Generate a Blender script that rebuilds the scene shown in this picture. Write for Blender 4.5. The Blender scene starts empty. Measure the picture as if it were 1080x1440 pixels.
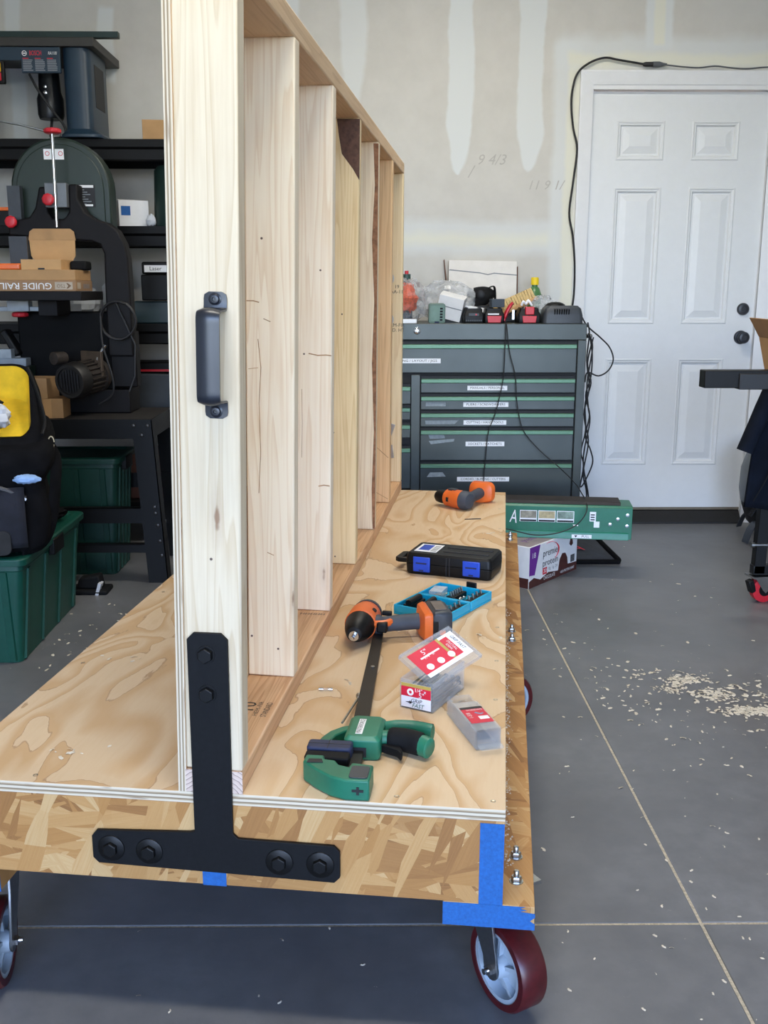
import bpy, math, random
from mathutils import Vector, Matrix, Euler
# ---------------------------------------------------------------- units: inches -> metres
S = 0.0254
R = math.radians
random.seed(7)
sc = bpy.context.scene
COL = sc.collection

# ---------------------------------------------------------------- camera
cd = bpy.data.cameras.new('camera'); cam = bpy.data.objects.new('camera', cd); COL.objects.link(cam)
cd.sensor_width = 36; cd.lens = 1413.9 / 1440 * 36; cd.clip_start = .02; cd.clip_end = 200
cam.matrix_world = Matrix.Translation((0, 0, 46.6 * S)) @ Matrix.Rotation(R(-.645), 4, 'Z') @ Matrix.Rotation(R(90 - 12.444), 4, 'X') @ Matrix.Rotation(R(.057), 4, 'Z')
sc.camera = cam

# ---------------------------------------------------------------- sky, sun, exposure
w = bpy.data.worlds.new('sky'); sc.world = w; w.use_nodes = True
nt = w.node_tree
sky = nt.nodes.new('ShaderNodeTexSky'); sky.sky_type = 'NISHITA'; sky.sun_disc = False
sky.sun_elevation = R(52); sky.sun_rotation = R(15); sky.air_density = 1.0; sky.dust_density = 1.0; sky.ozone_density = 3.0
nt.nodes['Background'].inputs['Strength'].default_value = .80
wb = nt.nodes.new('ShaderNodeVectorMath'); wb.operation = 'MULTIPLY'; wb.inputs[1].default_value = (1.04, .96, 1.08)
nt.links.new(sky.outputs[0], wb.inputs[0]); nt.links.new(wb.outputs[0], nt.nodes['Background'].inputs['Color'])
sd = bpy.data.lights.new('sun', 'SUN'); sd.energy = 4.5; sd.angle = R(.55); sd.color = (1, .95, .87)
so = bpy.data.objects.new('sun', sd); COL.objects.link(so)
so.rotation_euler = Vector((-.22, -.72, -1.0)).to_track_quat('-Z', 'Y').to_euler()
so.location = (0, 6, 8)
# portal over the open garage door: guides sky sampling only
pl = bpy.data.lights.new('door_opening_portal', 'AREA'); pl.shape = 'RECTANGLE'; pl.size = 200 * S; pl.size_y = 104 * S
po = bpy.data.objects.new('door_opening_portal', pl); COL.objects.link(po)
po.location = (8 * S, -132 * S, 52 * S); po.rotation_euler = (R(90), 0, 0); pl.cycles.is_portal = True
vs = sc.view_settings
vs.view_transform = 'Standard'; vs.look = 'None'; vs.gamma = 1.0; vs.use_curve_mapping = False
vs.exposure = 1.62
sc.cycles.max_bounces = 10; sc.cycles.diffuse_bounces = 6; sc.cycles.sample_clamp_indirect = 6.0

# ---------------------------------------------------------------- mesh helpers (all in inches)
class B:
    """collects faces; done() links them as ONE mesh object"""
    def __init__(s): s.v = []; s.f = []; s.m = []; s.mi = 0
    def add(s, vs_, fs):
        o = len(s.v); s.v += [tuple(p) for p in vs_]; s.f += [tuple(i + o for i in f) for f in fs]; s.m += [s.mi] * len(fs); return s
    def box(s, x0, x1, y0, y1, z0, z1):
        return s.add([(x0,y0,z0),(x1,y0,z0),(x1,y1,z0),(x0,y1,z0),(x0,y0,z1),(x1,y0,z1),(x1,y1,z1),(x0,y1,z1)],
                     [(0,3,2,1),(4,5,6,7),(0,1,5,4),(1,2,6,5),(2,3,7,6),(3,0,4,7)])
    def obox(s, c, d, rot=(0,0,0)):
        M = Euler([R(a) for a in rot]).to_matrix(); c = Vector(c)
        P = [c + M @ Vector((sx*d[0]/2, sy*d[1]/2, sz*d[2]/2)) for sz in (-1,1) for sx, sy in ((-1,-1),(1,-1),(1,1),(-1,1))]
        return s.add(P, [(0,3,2,1),(4,5,6,7),(0,1,5,4),(1,2,6,5),(2,3,7,6),(3,0,4,7)])
    def loft(s, rings, cap=True, closed=True):
        n = len(rings[0]); V = [p for r in rings for p in r]; F = []
        for i in range(len(rings) - 1):
            for j in range(n if closed else n - 1):
                a, b = i*n + j, i*n + (j+1) % n
                F.append((a, b, b + n, a + n))
        if cap: F.append(tuple(range(n - 1, -1, -1))); F.append(tuple(range((len(rings)-1)*n, len(rings)*n)))
        return s.add(V, F)
    def cyl(s, p0, p1, r0, r1=None, n=16, cap=True):
        return s.sweep([p0, p1], [r0, r0 if r1 is None else r1], n, cap)
    def sweep(s, pts, rad, n=8, cap=True, flat=None):
        P = [Vector(p) for p in pts]; k = len(P)
        if not isinstance(rad, (list, tuple)): rad = [rad] * k
        T = [(P[min(i+1,k-1)] - P[max(i-1,0)]).normalized() for i in range(k)]
        a = Vector((0,0,1)) if abs(T[0].z) < .9 else Vector((1,0,0))
        N = (a - T[0] * a.dot(T[0])).normalized(); rings = []
        for i in range(k):
            if i: 
                N = N - T[i] * N.dot(T[i])
                N = N.normalized() if N.length > 1e-6 else Vector((1,0,0))
            Bv = T[i].cross(N)
            fl = flat or (1, 1)
            rings.append([P[i] + N * (math.cos(2*math.pi*j/n) * rad[i] * fl[0]) + Bv * (math.sin(2*math.pi*j/n) * rad[i] * fl[1]) for j in range(n)])
        return s.loft(rings, cap)
    def lathe(s, prof, o=(0,0,0), axis=(0,0,1), n=24, cap=True):
        ax = Vector(axis).normalized(); a = Vector((0,0,1)) if abs(ax.z) < .9 else Vector((1,0,0))
        N = (a - ax * a.dot(ax)).normalized(); Bv = ax.cross(N); o = Vector(o)
        return s.loft([[o + ax*h + (N*math.cos(2*math.pi*j/n) + Bv*math.sin(2*math.pi*j/n)) * r for j in range(n)] for r, h in prof], cap)
    def prism(s, poly, d0, d1, ax='z'):
        def P(a, b, d): return {'z': (a,b,d), 'y': (a,d,b), 'x': (d,a,b)}[ax]
        n = len(poly)
        F = [tuple(range(n-1,-1,-1)), tuple(range(n, 2*n))] + [(i, (i+1) % n, n + (i+1) % n, n + i) for i in range(n)]
        return s.add([P(a,b,d0) for a,b in poly] + [P(a,b,d1) for a,b in poly], F)
    def ell(s, c, r, n=16, m=10, jit=0, seed=1, rot=(0,0,0)):
        rnd = random.Random(seed); M = Euler([R(a) for a in rot]).to_matrix(); rings = []
        for i in range(1, m):
            t = math.pi * i / m
            rings.append([Vector(c) + M @ Vector((r[0]*math.sin(t)*math.cos(2*math.pi*j/n), r[1]*math.sin(t)*math.sin(2*math.pi*j/n), -r[2]*math.cos(t))) * (1 + jit*(rnd.random()-.5)) for j in range(n)])
        return s.loft(rings)
    def grid(s, fn, nu, nv):
        V = [fn(i/nu, j/nv) for i in range(nu+1) for j in range(nv+1)]; k = nv + 1
        return s.add(V, [(i*k+j, (i+1)*k+j, (i+1)*k+j+1, i*k+j+1) for i in range(nu) for j in range(nv)])
    def mesh(s, name, mats, smooth=40, fix=True):
        me = bpy.data.meshes.new(name)
        me.from_pydata([(x*S, y*S, z*S) for x, y, z in s.v], [], s.f)
        for m in (mats if isinstance(mats, (list, tuple)) else [mats]): me.materials.append(m)
        me.polygons.foreach_set('material_index', s.m)
        if fix:
            import bmesh
            bm = bmesh.new(); bm.from_mesh(me); bmesh.ops.recalc_face_normals(bm, faces=bm.faces); bm.to_mesh(me); bm.free()
        if smooth:
            me.polygons.foreach_set('use_smooth', [True] * len(me.polygons)); me.set_sharp_from_angle(angle=R(smooth))
        me.update(); return me
    def done(s, name, mats, parent=None, bevel=0, seg=2, smooth=40, loc=(0,0,0), rot=(0,0,0), sub=0, solid=0, fix=True):
        o = bpy.data.objects.new(name, s.mesh(name, mats, smooth, fix)); COL.objects.link(o)
        o.parent = parent; o.location = [c*S for c in loc]; o.rotation_euler = [R(a) for a in rot]
        if solid:
            m = o.modifiers.new('thick', 'SOLIDIFY'); m.thickness = solid*S; m.offset = 0
        if bevel:
            m = o.modifiers.new('edge', 'BEVEL'); m.width = bevel*S; m.segments = seg; m.limit_method = 'ANGLE'; m.angle_limit = R(35)
        if sub:
            m = o.modifiers.new('smooth', 'SUBSURF'); m.levels = sub; m.render_levels = sub
        return o

def thing(name, label, cat, loc=(0,0,0), rz=0, group=None, parent=None, kind=None, rot=None):
    o = bpy.data.objects.new(name, None); COL.objects.link(o); o.empty_display_size = .05
    o.location = [c*S for c in loc]; o.rotation_euler = [R(a) for a in rot] if rot else (0, 0, R(rz)); o.parent = parent
    if label: o['label'] = label
    if cat: o['category'] = cat
    if group: o['group'] = group
    if kind: o['kind'] = kind
    return o
def tag(o, label, cat=None, group=None, kind=None):
    o['label'] = label
    if cat: o['category'] = cat
    if group: o['group'] = group
    if kind: o['kind'] = kind
    return o
def copy_tree(o, parent=None):
    c = o.copy(); COL.objects.link(c); c.parent = parent
    for ch in list(o.children): copy_tree(ch, c)
    return c
def arc(cx, cy, r, a0, a1, n=8):
    return [(cx + r*math.cos(R(a0 + (a1-a0)*i/n)), cy + r*math.sin(R(a0 + (a1-a0)*i/n))) for i in range(n+1)]
def rrect(x0, x1, y0, y1, r, n=4):
    return arc(x1-r,y0+r,r,-90,0,n) + arc(x1-r,y1-r,r,0,90,n) + arc(x0+r,y1-r,r,90,180,n) + arc(x0+r,y0+r,r,180,270,n)
def smoothpts(pts, k=6):
    P = [Vector(p) for p in pts]; out = []
    for i in range(len(P)-1):
        a, b, c, d = P[max(i-1,0)], P[i], P[i+1], P[min(i+2,len(P)-1)]
        for j in range(k):
            t = j/k; out.append(.5*((2*b) + (-a+c)*t + (2*a-5*b+4*c-d)*t*t + (-a+3*b-3*c+d)*t**3))
    return out + [P[-1]]
def text(body, mat, parent, loc, rot, h, name='lettering', thick=.01, width=None, shear=0, bold=0, align='CENTER'):
    cu = bpy.data.curves.new('glyphs', 'FONT'); cu.body = body; cu.size = 1; cu.align_x = align; cu.align_y = 'CENTER'
    cu.extrude = 0; cu.shear = shear; cu.resolution_u = 2; cu.offset = bold
    t = bpy.data.objects.new('glyphs', cu); COL.objects.link(t)
    dg = bpy.context.evaluated_depsgraph_get(); dg.update()
    me = bpy.data.meshes.new_from_object(t.evaluated_get(dg)); bpy.data.objects.remove(t)
    xs = [v.co.x for v in me.vertices] or [0]; sx = h / .7 * S
    if width: sx = width * S / max(max(xs) - min(xs), 1e-4)
    for v in me.vertices: v.co.x *= sx; v.co.y *= h / .7 * S
    me.materials.clear(); me.materials.append(mat)
    o = bpy.data.objects.new(name, me); COL.objects.link(o); o.parent = parent
    o.location = [c*S for c in loc]; o.rotation_euler = [R(a) for a in rot]
    return o

# ---------------------------------------------------------------- materials
def srgb(*c):
    if len(c) == 1: h = c[0].lstrip('#'); c = [int(h[i:i+2], 16) for i in (0, 2, 4)]
    f = lambda x: x/12.92 if x <= .04045 else ((x+.055)/1.055)**2.4
    return tuple(f(x/255) for x in c) + (1,)
class N:
    """small node-graph writer"""
    def __init__(s, name):
        s.m = bpy.data.materials.new(name); s.m.use_nodes = True; s.t = s.m.node_tree; s.b = s.t.nodes['Principled BSDF']
    def n(s, typ, ins=None, **kw):
        x = s.t.nodes.new('ShaderNode' + typ)
        for k, v in kw.items(): setattr(x, k, v)
        for k, v in (ins or {}).items(): s.set(x.inputs[k], v)
        return x
    def set(s, sock, v):
        if isinstance(v, bpy.types.NodeSocket): s.t.links.new(v, sock)
        elif isinstance(v, bpy.types.Node): s.t.links.new(v.outputs[0], sock)
        else: sock.default_value = v
    def math(s, op, a, b=0.0, clamp=False):
        x = s.n('Math', operation=op, use_clamp=clamp); s.set(x.inputs[0], a); s.set(x.inputs[1], b); return x.outputs[0]
    def inch(s, rand=True, scale=(1,1,1), rot=(0,0,0)):
        tc = s.n('TexCoord').outputs['Object']
        v = s.n('VectorMath', operation='SCALE'); s.set(v.inputs[0], tc); v.inputs['Scale'].default_value = 1/S
        v = v.outputs[0]
        if rand:
            oi = s.n('ObjectInfo').outputs['Random']; k = s.math('MULTIPLY', oi, 371.0)
            a = s.n('VectorMath', operation='ADD'); s.set(a.inputs[0], v); s.set(a.inputs[1], k); v = a.outputs[0]
        mp = s.n('Mapping'); s.set(mp.inputs['Vector'], v); mp.inputs['Scale'].default_value = scale; mp.inputs['Rotation'].default_value = [R(a) for a in rot]
        return mp.outputs[0]
    def noise(s, v, scale=1, detail=3, rough=.5, dist=0):
        x = s.n('TexNoise'); s.set(x.inputs['Vector'], v); x.inputs['Scale'].default_value = scale
        x.inputs['Detail'].default_value = detail; x.inputs['Roughness'].default_value = rough; x.inputs['Distortion'].default_value = dist
        return x.outputs['Fac']
    def ramp(s, f, stops, interp='LINEAR'):
        x = s.n('ValToRGB'); s.set(x.inputs[0], f); x.color_ramp.interpolation = interp; e = x.color_ramp.elements
        while len(e) < len(stops): e.new(.5)
        for i, (p, c) in enumerate(stops):
            e[i].position = p; e[i].color = c if len(c) == 4 else tuple(c) + (1,)
        return x.outputs[0]
    def mix(s, f, a, b, mode='MIX'):
        x = s.n('Mix', data_type='RGBA', blend_type=mode); s.set(x.inputs['Factor'], f)
        s.set([i for i in x.inputs if i.name == 'A' and i.type == 'RGBA'][0], a); s.set([i for i in x.inputs if i.name == 'B' and i.type == 'RGBA'][0], b)
        return [o for o in x.outputs if o.type == 'RGBA'][0]
    def bump(s, h, strength=.2, dist=.02):
        x = s.n('Bump'); s.set(x.inputs['Height'], h); x.inputs['Strength'].default_value = strength; x.inputs['Distance'].default_value = dist*S
        s.set(s.b.inputs['Normal'], x.outputs[0])
    def out(s, color=None, rough=.5, metal=0, spec=.5, **kw):
        if color is not None: s.set(s.b.inputs['Base Color'], color)
        s.set(s.b.inputs['Roughness'], rough); s.set(s.b.inputs['Metallic'], metal); s.b.inputs['Specular IOR Level'].default_value = spec
        for k, v in kw.items(): s.set(s.b.inputs[k.replace('_', ' ')], v)
        return s.m
def plain(name, col, rough=.5, metal=0, spec=.5, var=.12, scale=.6, bump=0, bscale=8, **kw):
    g = N(name); c = srgb(col) if isinstance(col, str) else col
    v = g.inch(True); f = g.noise(v, scale, 4, .6)
    d = tuple(x*(1-var) for x in c[:3]) + (1,); l = tuple(min(1, x*(1+var)) for x in c[:3]) + (1,)
    col_ = g.ramp(f, [(.3, d), (.7, l)])
    if bump: g.bump(g.noise(v, bscale, 3), bump, .05)
    return g.out(col_, rough, metal, spec, **kw)

def pine(name, base, dark, axis='z', knots=True, rough=.55, line=.35):
    g = N(name); A = {'x': (.035,1,1), 'y': (1,.035,1), 'z': (1,1,.035)}[axis]
    v = g.inch(True); mp = g.n('Mapping'); g.set(mp.inputs[0], v); mp.inputs['Scale'].default_value = A
    n1 = g.noise(mp.outputs[0], .55, 2, .45, .3)
    rings = g.math('FRACT', g.math('MULTIPLY', n1, 11.0))
    rg = g.ramp(rings, [(0, (0,0,0)), (.55, (.25,)*3), (.93, (1,)*3), (1, (0,0,0))])
    mp2 = g.n('Mapping'); g.set(mp2.inputs[0], v); mp2.inputs['Scale'].default_value = tuple(a*5 for a in A)
    fib = g.noise(mp2.outputs[0], 1.2, 3, .6)
    big = g.noise(v, .12, 2)
    f = g.math('ADD', g.math('MULTIPLY', rg, line), g.math('MULTIPLY', g.math('SUBTRACT', fib, .5), .55))
    f = g.math('ADD', f, g.math('MULTIPLY', g.math('SUBTRACT', big, .45), .5), True)
    c = g.mix(f, srgb(base), srgb(dark))
    if knots:
        mk = g.n('Mapping'); g.set(mk.inputs[0], v); K = {'x': (.07,.30,.30), 'y': (.30,.07,.30), 'z': (.30,.30,.07)}[axis]; mk.inputs['Scale'].default_value = K
        vo = g.n('TexVoronoi'); g.set(vo.inputs['Vector'], mk.outputs[0]); vo.inputs['Scale'].default_value = 1
        wob = g.math('ADD', vo.outputs['Distance'], g.math('MULTIPLY', g.math('SUBTRACT', g.noise(v, 2.5, 2), .5), .03))
        k1 = g.ramp(wob, [(0, (1,)*3), (.035, (1,)*3), (.06, (.25,)*3), (.17, (0,0,0))])
        c = g.mix(g.math('MULTIPLY', k1, .75), c, srgb('7a4f30'))
    g.bump(f, .12, .03)
    return g.out(c, rough, 0, .4)
def fir_ply(name, ca, cb, cc, sc_=(.15, .055, .15)):
    g = N(name); v = g.inch(False, sc_)
    n1 = g.noise(v, 1, 2.2, .36, .8)
    jag = g.noise(g.inch(False, (2.2, .5, 2.2)), 1, 3, .6)
    fr = g.math('FRACT', g.math('ADD', g.math('MULTIPLY', n1, 7.5), g.math('MULTIPLY', jag, .16)))
    band = g.ramp(fr, [(0, srgb(ca)), (.40, srgb(ca)), (.80, srgb(cb)), (.93, srgb(cb)), (.955, srgb(cc)), (.975, srgb(ca)), (1, srgb(ca))])
    fine = g.noise(g.inch(False, (3.4, .3, 3.4)), 1, 4, .65)
    c = g.mix(g.math('MULTIPLY', g.ramp(fine, [(.45, (0,0,0)), (.75, (1,)*3)]), .22), band, srgb(cb))
    wave = g.noise(g.inch(False, (.06,.03,.06)), 1, 2)
    c = g.mix(g.math('MULTIPLY', wave, .35), c, srgb('ead9bd'))
    g.bump(fine, .12, .03)
    return g.out(c, .6, 0, .35)
def ply_edge(name, axis, th, off=0.0):
    g = N(name); v = g.inch(False); sp = g.n('SeparateXYZ'); g.set(sp.inputs[0], v)
    z = sp.outputs['XYZ'.index(axis)]
    if axis == 'X': z = g.math('SUBTRACT', z, g.math('MULTIPLY', sp.outputs[2], .0232))   # the sheet leans a little
    nz = g.noise(g.inch(False, (.35,.35,.35)), 1, 3)
    zz = g.math('ADD', g.math('DIVIDE', g.math('ADD', z, off), th), g.math('MULTIPLY', g.math('SUBTRACT', nz, .5), .10))
    L = srgb('d3c6ae'); D = srgb('7d6a52'); Mm = srgb('b5a284')
    c = g.ramp(zz, [(0, L), (.16, L), (.2, Mm), (.36, D), (.4, L), (.58, L), (.62, D), (.78, Mm), (.82, L), (1, L)])
    dark = g.ramp(g.noise(g.inch(False, (.28,.28,2.2) if axis == 'Z' else (2.2,.28,.2)), 1, 2), [(.62, (0,0,0)), (.7, (1,)*3)])
    c = g.mix(g.math('MULTIPLY', dark, .55), c, srgb('6d5038'))
    return g.out(c, .75, 0, .2)
def osb(name, plane='xz'):
    g = N(name); cols = None
    v0 = g.inch(True)
    if plane == 'yz':
        mz = g.n('Mapping'); g.set(mz.inputs[0], v0); mz.inputs['Rotation'].default_value = (0, 0, R(-90)); v0 = mz.outputs[0]
    if plane != 'xy': base = (R(90), 0, 0)
    else: base = (0, 0, 0)
    pick = g.noise(v0, .35, 2, .5)
    for i, ang in enumerate((4, 32, -20, -58, 12, -6, 68)):
        m0 = g.n('Mapping'); g.set(m0.inputs[0], v0); m0.inputs['Rotation'].default_value = base
        m1 = g.n('Mapping'); g.set(m1.inputs[0], m0.outputs[0]); m1.inputs['Rotation'].default_value = (0, 0, R(ang)); m1.inputs['Location'].default_value = (i*13.1, i*7.7, 0)
        m2 = g.n('Mapping'); g.set(m2.inputs[0], m1.outputs[0]); m2.inputs['Scale'].default_value = (.19, 1.05, .02)
        vo = g.n('TexVoronoi'); g.set(vo.inputs['Vector'], m2.outputs[0]); vo.inputs['Scale'].default_value = 1; vo.inputs['Randomness'].default_value = .95
        sp = g.n('SeparateColor'); g.set(sp.inputs[0], vo.outputs['Color'])
        gr = g.noise(g.n('Mapping', {'Vector': m2.outputs[0], 'Scale': (1.5, 9, 1)}).outputs[0], 1, 3, .6)
        val = g.math('ADD', g.math('MULTIPLY', sp.outputs[0], .8), g.math('MULTIPLY', gr, .35))
        c = g.ramp(val, [(.08, srgb('6c4828')), (.2, srgb('936638')), (.5, srgb('a97a44')), (.8, srgb('b88d57')), (1, srgb('c5a270'))])
        if cols is None: cols = c
        else:
            # a flake of this layer shows where its own random id is high
            sh = g.ramp(sp.outputs[1], [(.55, (0,0,0)), (.57, (1,)*3)])
            cols = g.mix(sh, cols, c)
    g.bump(g.noise(v0, 5, 4), .25, .04)
    return g.out(cols, .55, 0, .4)

M = {}
M['pine'] = pine('pine_pale', 'f0e2c9', 'd3ac79')
M['pine_h'] = pine('pine_length', 'dcb48a', 'b07c50', 'y', line=.5)
M['pine_top'] = pine('pine_top', 'd9b88f', 'ab8058', 'y')
def end_grain():
    g = N('end_grain'); v = g.inch(False); d = g.n('VectorMath', operation='DISTANCE'); g.set(d.inputs[0], v); d.inputs[1].default_value = (-2.1, 0, -1.4)
    w_ = g.math('ADD', d.outputs['Value'], g.math('MULTIPLY', g.noise(v, 1.6, 2), .25))
    c = g.ramp(g.math('FRACT', g.math('MULTIPLY', w_, 3.6)), [(0, srgb('d8c4b4')), (.7, srgb('cdb5a4')), (.9, srgb('86706a')), (1, srgb('d8c4b4'))])
    return g.out(c, .85, 0, .2)
M['endgrain'] = end_grain()
M['deck'] = fir_ply('fir_plywood_face', 'd3b894', 'c29a69', '9c734b')
M['skin'] = fir_ply('fir_skin_face', 'dcbb8b', 'c18b4d', '9d6c3a', (.1,.1,.04))
M['edge_z'] = ply_edge('plywood_edge', 'Z', .75, .75)
M['edge_x'] = ply_edge('plywood_edge_upright', 'X', .5, 4.0)
M['osb'] = osb('strand_board', 'xz'); M['osb_flat'] = osb('strand_board_flat', 'xy'); M['osb_side'] = osb('strand_board_side', 'yz')
M['blacksteel'] = plain('black_powder_coat', '0e0f11', .6, 0, .22, var=.25, scale=3, bump=.12, bscale=40)
M['blackmetal'] = plain('black_painted_steel', '090a0b', .42, 0, .3, var=.2)
M['satin_black'] = plain('satin_black_pull', '1d2027', .33, 0, .6, var=.1)
M['zinc'] = plain('zinc', 'b9bcbd', .28, 1.0, var=.08, scale=3)
M['chrome'] = plain('bright_steel', 'd4d6d8', .16, 1.0, var=.05)
M['blue_tape'] = plain('blue_masking_tape', '175a9e', .7, var=.18, scale=5, bump=.2, bscale=12)
M['red_tread'] = plain('maroon_polyurethane', '4a1216', .32, 0, .5, var=.25, scale=1.4)
M['wheel_grey'] = plain('grey_wheel_plastic', '9fadb9', .45, var=.06)
M['rubber'] = plain('black_rubber', '0c0d0f', .75, spec=.25, var=.3, scale=1)
M['black_plastic'] = plain('black_plastic', '0c0d0e', .45, spec=.28, var=.15)
M['dark_plastic'] = plain('charcoal_plastic', '34393f', .45, var=.12)
M['grey_rubber'] = plain('slate_grip_rubber', '3d434d', .62, var=.12)
M['orange'] = plain('orange_plastic', 'df6a2a', .38, var=.08)
M['red'] = plain('red_plastic', 'c0222f', .4, var=.08)
M['yellow'] = plain('yellow_plastic', 'e8c81e', .5, var=.06)
M['green'] = plain('green_tool_plastic', '1f6d52', .42, var=.12)
M['teal'] = plain('cyan_plastic', '13a7cf', .4, var=.06)
M['navy'] = plain('navy_rubber', '1d2747', .6, var=.2)
M['blue'] = plain('royal_blue_plastic', '1c45b4', .4, var=.12)
M['white_paint'] = plain('white_paint', 'dedfe0', .5, var=.02)
M['white_card'] = plain('white_card', 'e4e4e4', .65, var=.04)
M['label_white'] = plain('white_label', 'eef0f2', .5, var=.02)
M['label_red'] = plain('red_label', 'cf1f3b', .45, var=.05)
M['label_gold'] = plain('gold_label', 'b09a4e', .5, var=.1)
M['ink'] = plain('black_ink', '1b1b1e', .6, var=.05)
M['ink_grey'] = plain('grey_ink', '7d8288', .6, var=.05)
M['ink_white'] = plain('white_ink', 'e8e8e8', .6, var=.02)
M['ink_red'] = plain('red_ink', 'c62436', .6, var=.03)
M['cardboard'] = plain('kraft_cardboard', 'b08a5e', .8, var=.08, scale=.4)
M['cardboard_in'] = plain('kraft_cardboard_inside', 'c49a68', .8, var=.06, scale=.4)
M['charcoal_cloth'] = plain('charcoal_canvas', '0f0f11', .95, spec=.1, var=.35, scale=.5, bump=.3, bscale=10)
M['navy_cloth'] = plain('navy_fabric', '10151f', .95, spec=.12, var=.3, scale=.3, bump=.3, bscale=9)
M['yellow_cloth'] = plain('yellow_lining', 'd8b21c', .85, var=.15, scale=.5)
M['white_cloth'] = plain('white_rag', 'c9ccd1', .9, var=.1, scale=.6)
M['blue_cloth'] = plain('pale_blue_rag', '8fb1dd', .9, var=.15)
M['red_cloth'] = plain('red_fabric', 'a81f33', .85, var=.15)
M['cord'] = plain('black_cord', '1a1a1c', .6, var=.1)
M['cord_grey'] = plain('grey_cord', '55585c', .6, var=.1)
def clear(name, tint, rough=.12, alpha=.35, edge=.45):
    g = N(name); v = g.inch(True); f = g.noise(v, .8, 3)
    tr = g.n('BsdfTransparent', {'Color': (.93,.94,.95,1)}); g.out(srgb(tint), rough, 0, .6)
    mx = g.n('MixShader'); lw = g.n('LayerWeight', {'Blend': .45})
    fac = g.math('ADD', g.math('MULTIPLY', lw.outputs['Facing'], edge), g.math('MULTIPLY', f, alpha), True)
    g.set(mx.inputs[0], fac); g.set(mx.inputs[1], tr.outputs[0]); g.set(mx.inputs[2], g.b.outputs[0])
    g.set(g.t.nodes['Material Output'].inputs['Surface'], mx.outputs[0])
    return g.m
M['clear'] = clear('clear_plastic', 'e4e8ec', .12, .10, .30)
M['film'] = clear('crinkled_clear_film', 'dfe2e4', .2, .55); M['thin_film'] = clear('thin_clear_film', 'dfe2e4', .15, .12)
M['screw'] = plain('screw_steel', 'a8a496', .3, .9, var=.25, scale=6)

# ================================================================ the garage shell
FILL_LIGHTS = ((-4, 34), (14, 138)); FILL_W = 11.5  # positions and power of the added, unseen ceiling fill lights
FILL_LABELS = ('white LED shop light on the ceiling above the front of the cart', 'white LED shop light on the ceiling closest to the white door')
def concrete():
    g = N('concrete'); v = g.inch(False)
    n1 = g.noise(v, .045, 5, .6); n2 = g.noise(v, .5, 4, .6); n3 = g.noise(v, 4, 3, .7)
    c = g.ramp(n1, [(.3, srgb('606163')), (.55, srgb('727375')), (.75, srgb('818284'))])
    c = g.mix(g.math('MULTIPLY', g.ramp(n2, [(.35, (1,)*3), (.6, (0,0,0))]), .30), c, srgb('55585d'))
    brown = g.ramp(g.noise(v, .03, 3), [(.52, (0,0,0)), (.72, (1,)*3)])
    c = g.mix(g.math('MULTIPLY', brown, .30), c, srgb('6c6159'))
    spk = g.ramp(n3, [(.69, (0,0,0)), (.74, (1,)*3)])
    c = g.mix(g.math('MULTIPLY', spk, .30), c, srgb('aaa69c'))
    g.bump(n2, .06, .06)
    ro = g.math('ADD', g.math('MULTIPLY', n2, .22), .30)
    return g.out(c, ro, 0, .5)
M['concrete'] = concrete()
M['sawdust'] = plain('sawdust', 'b9ae98', .95, var=.3, scale=4, bump=.4, bscale=20)
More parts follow.
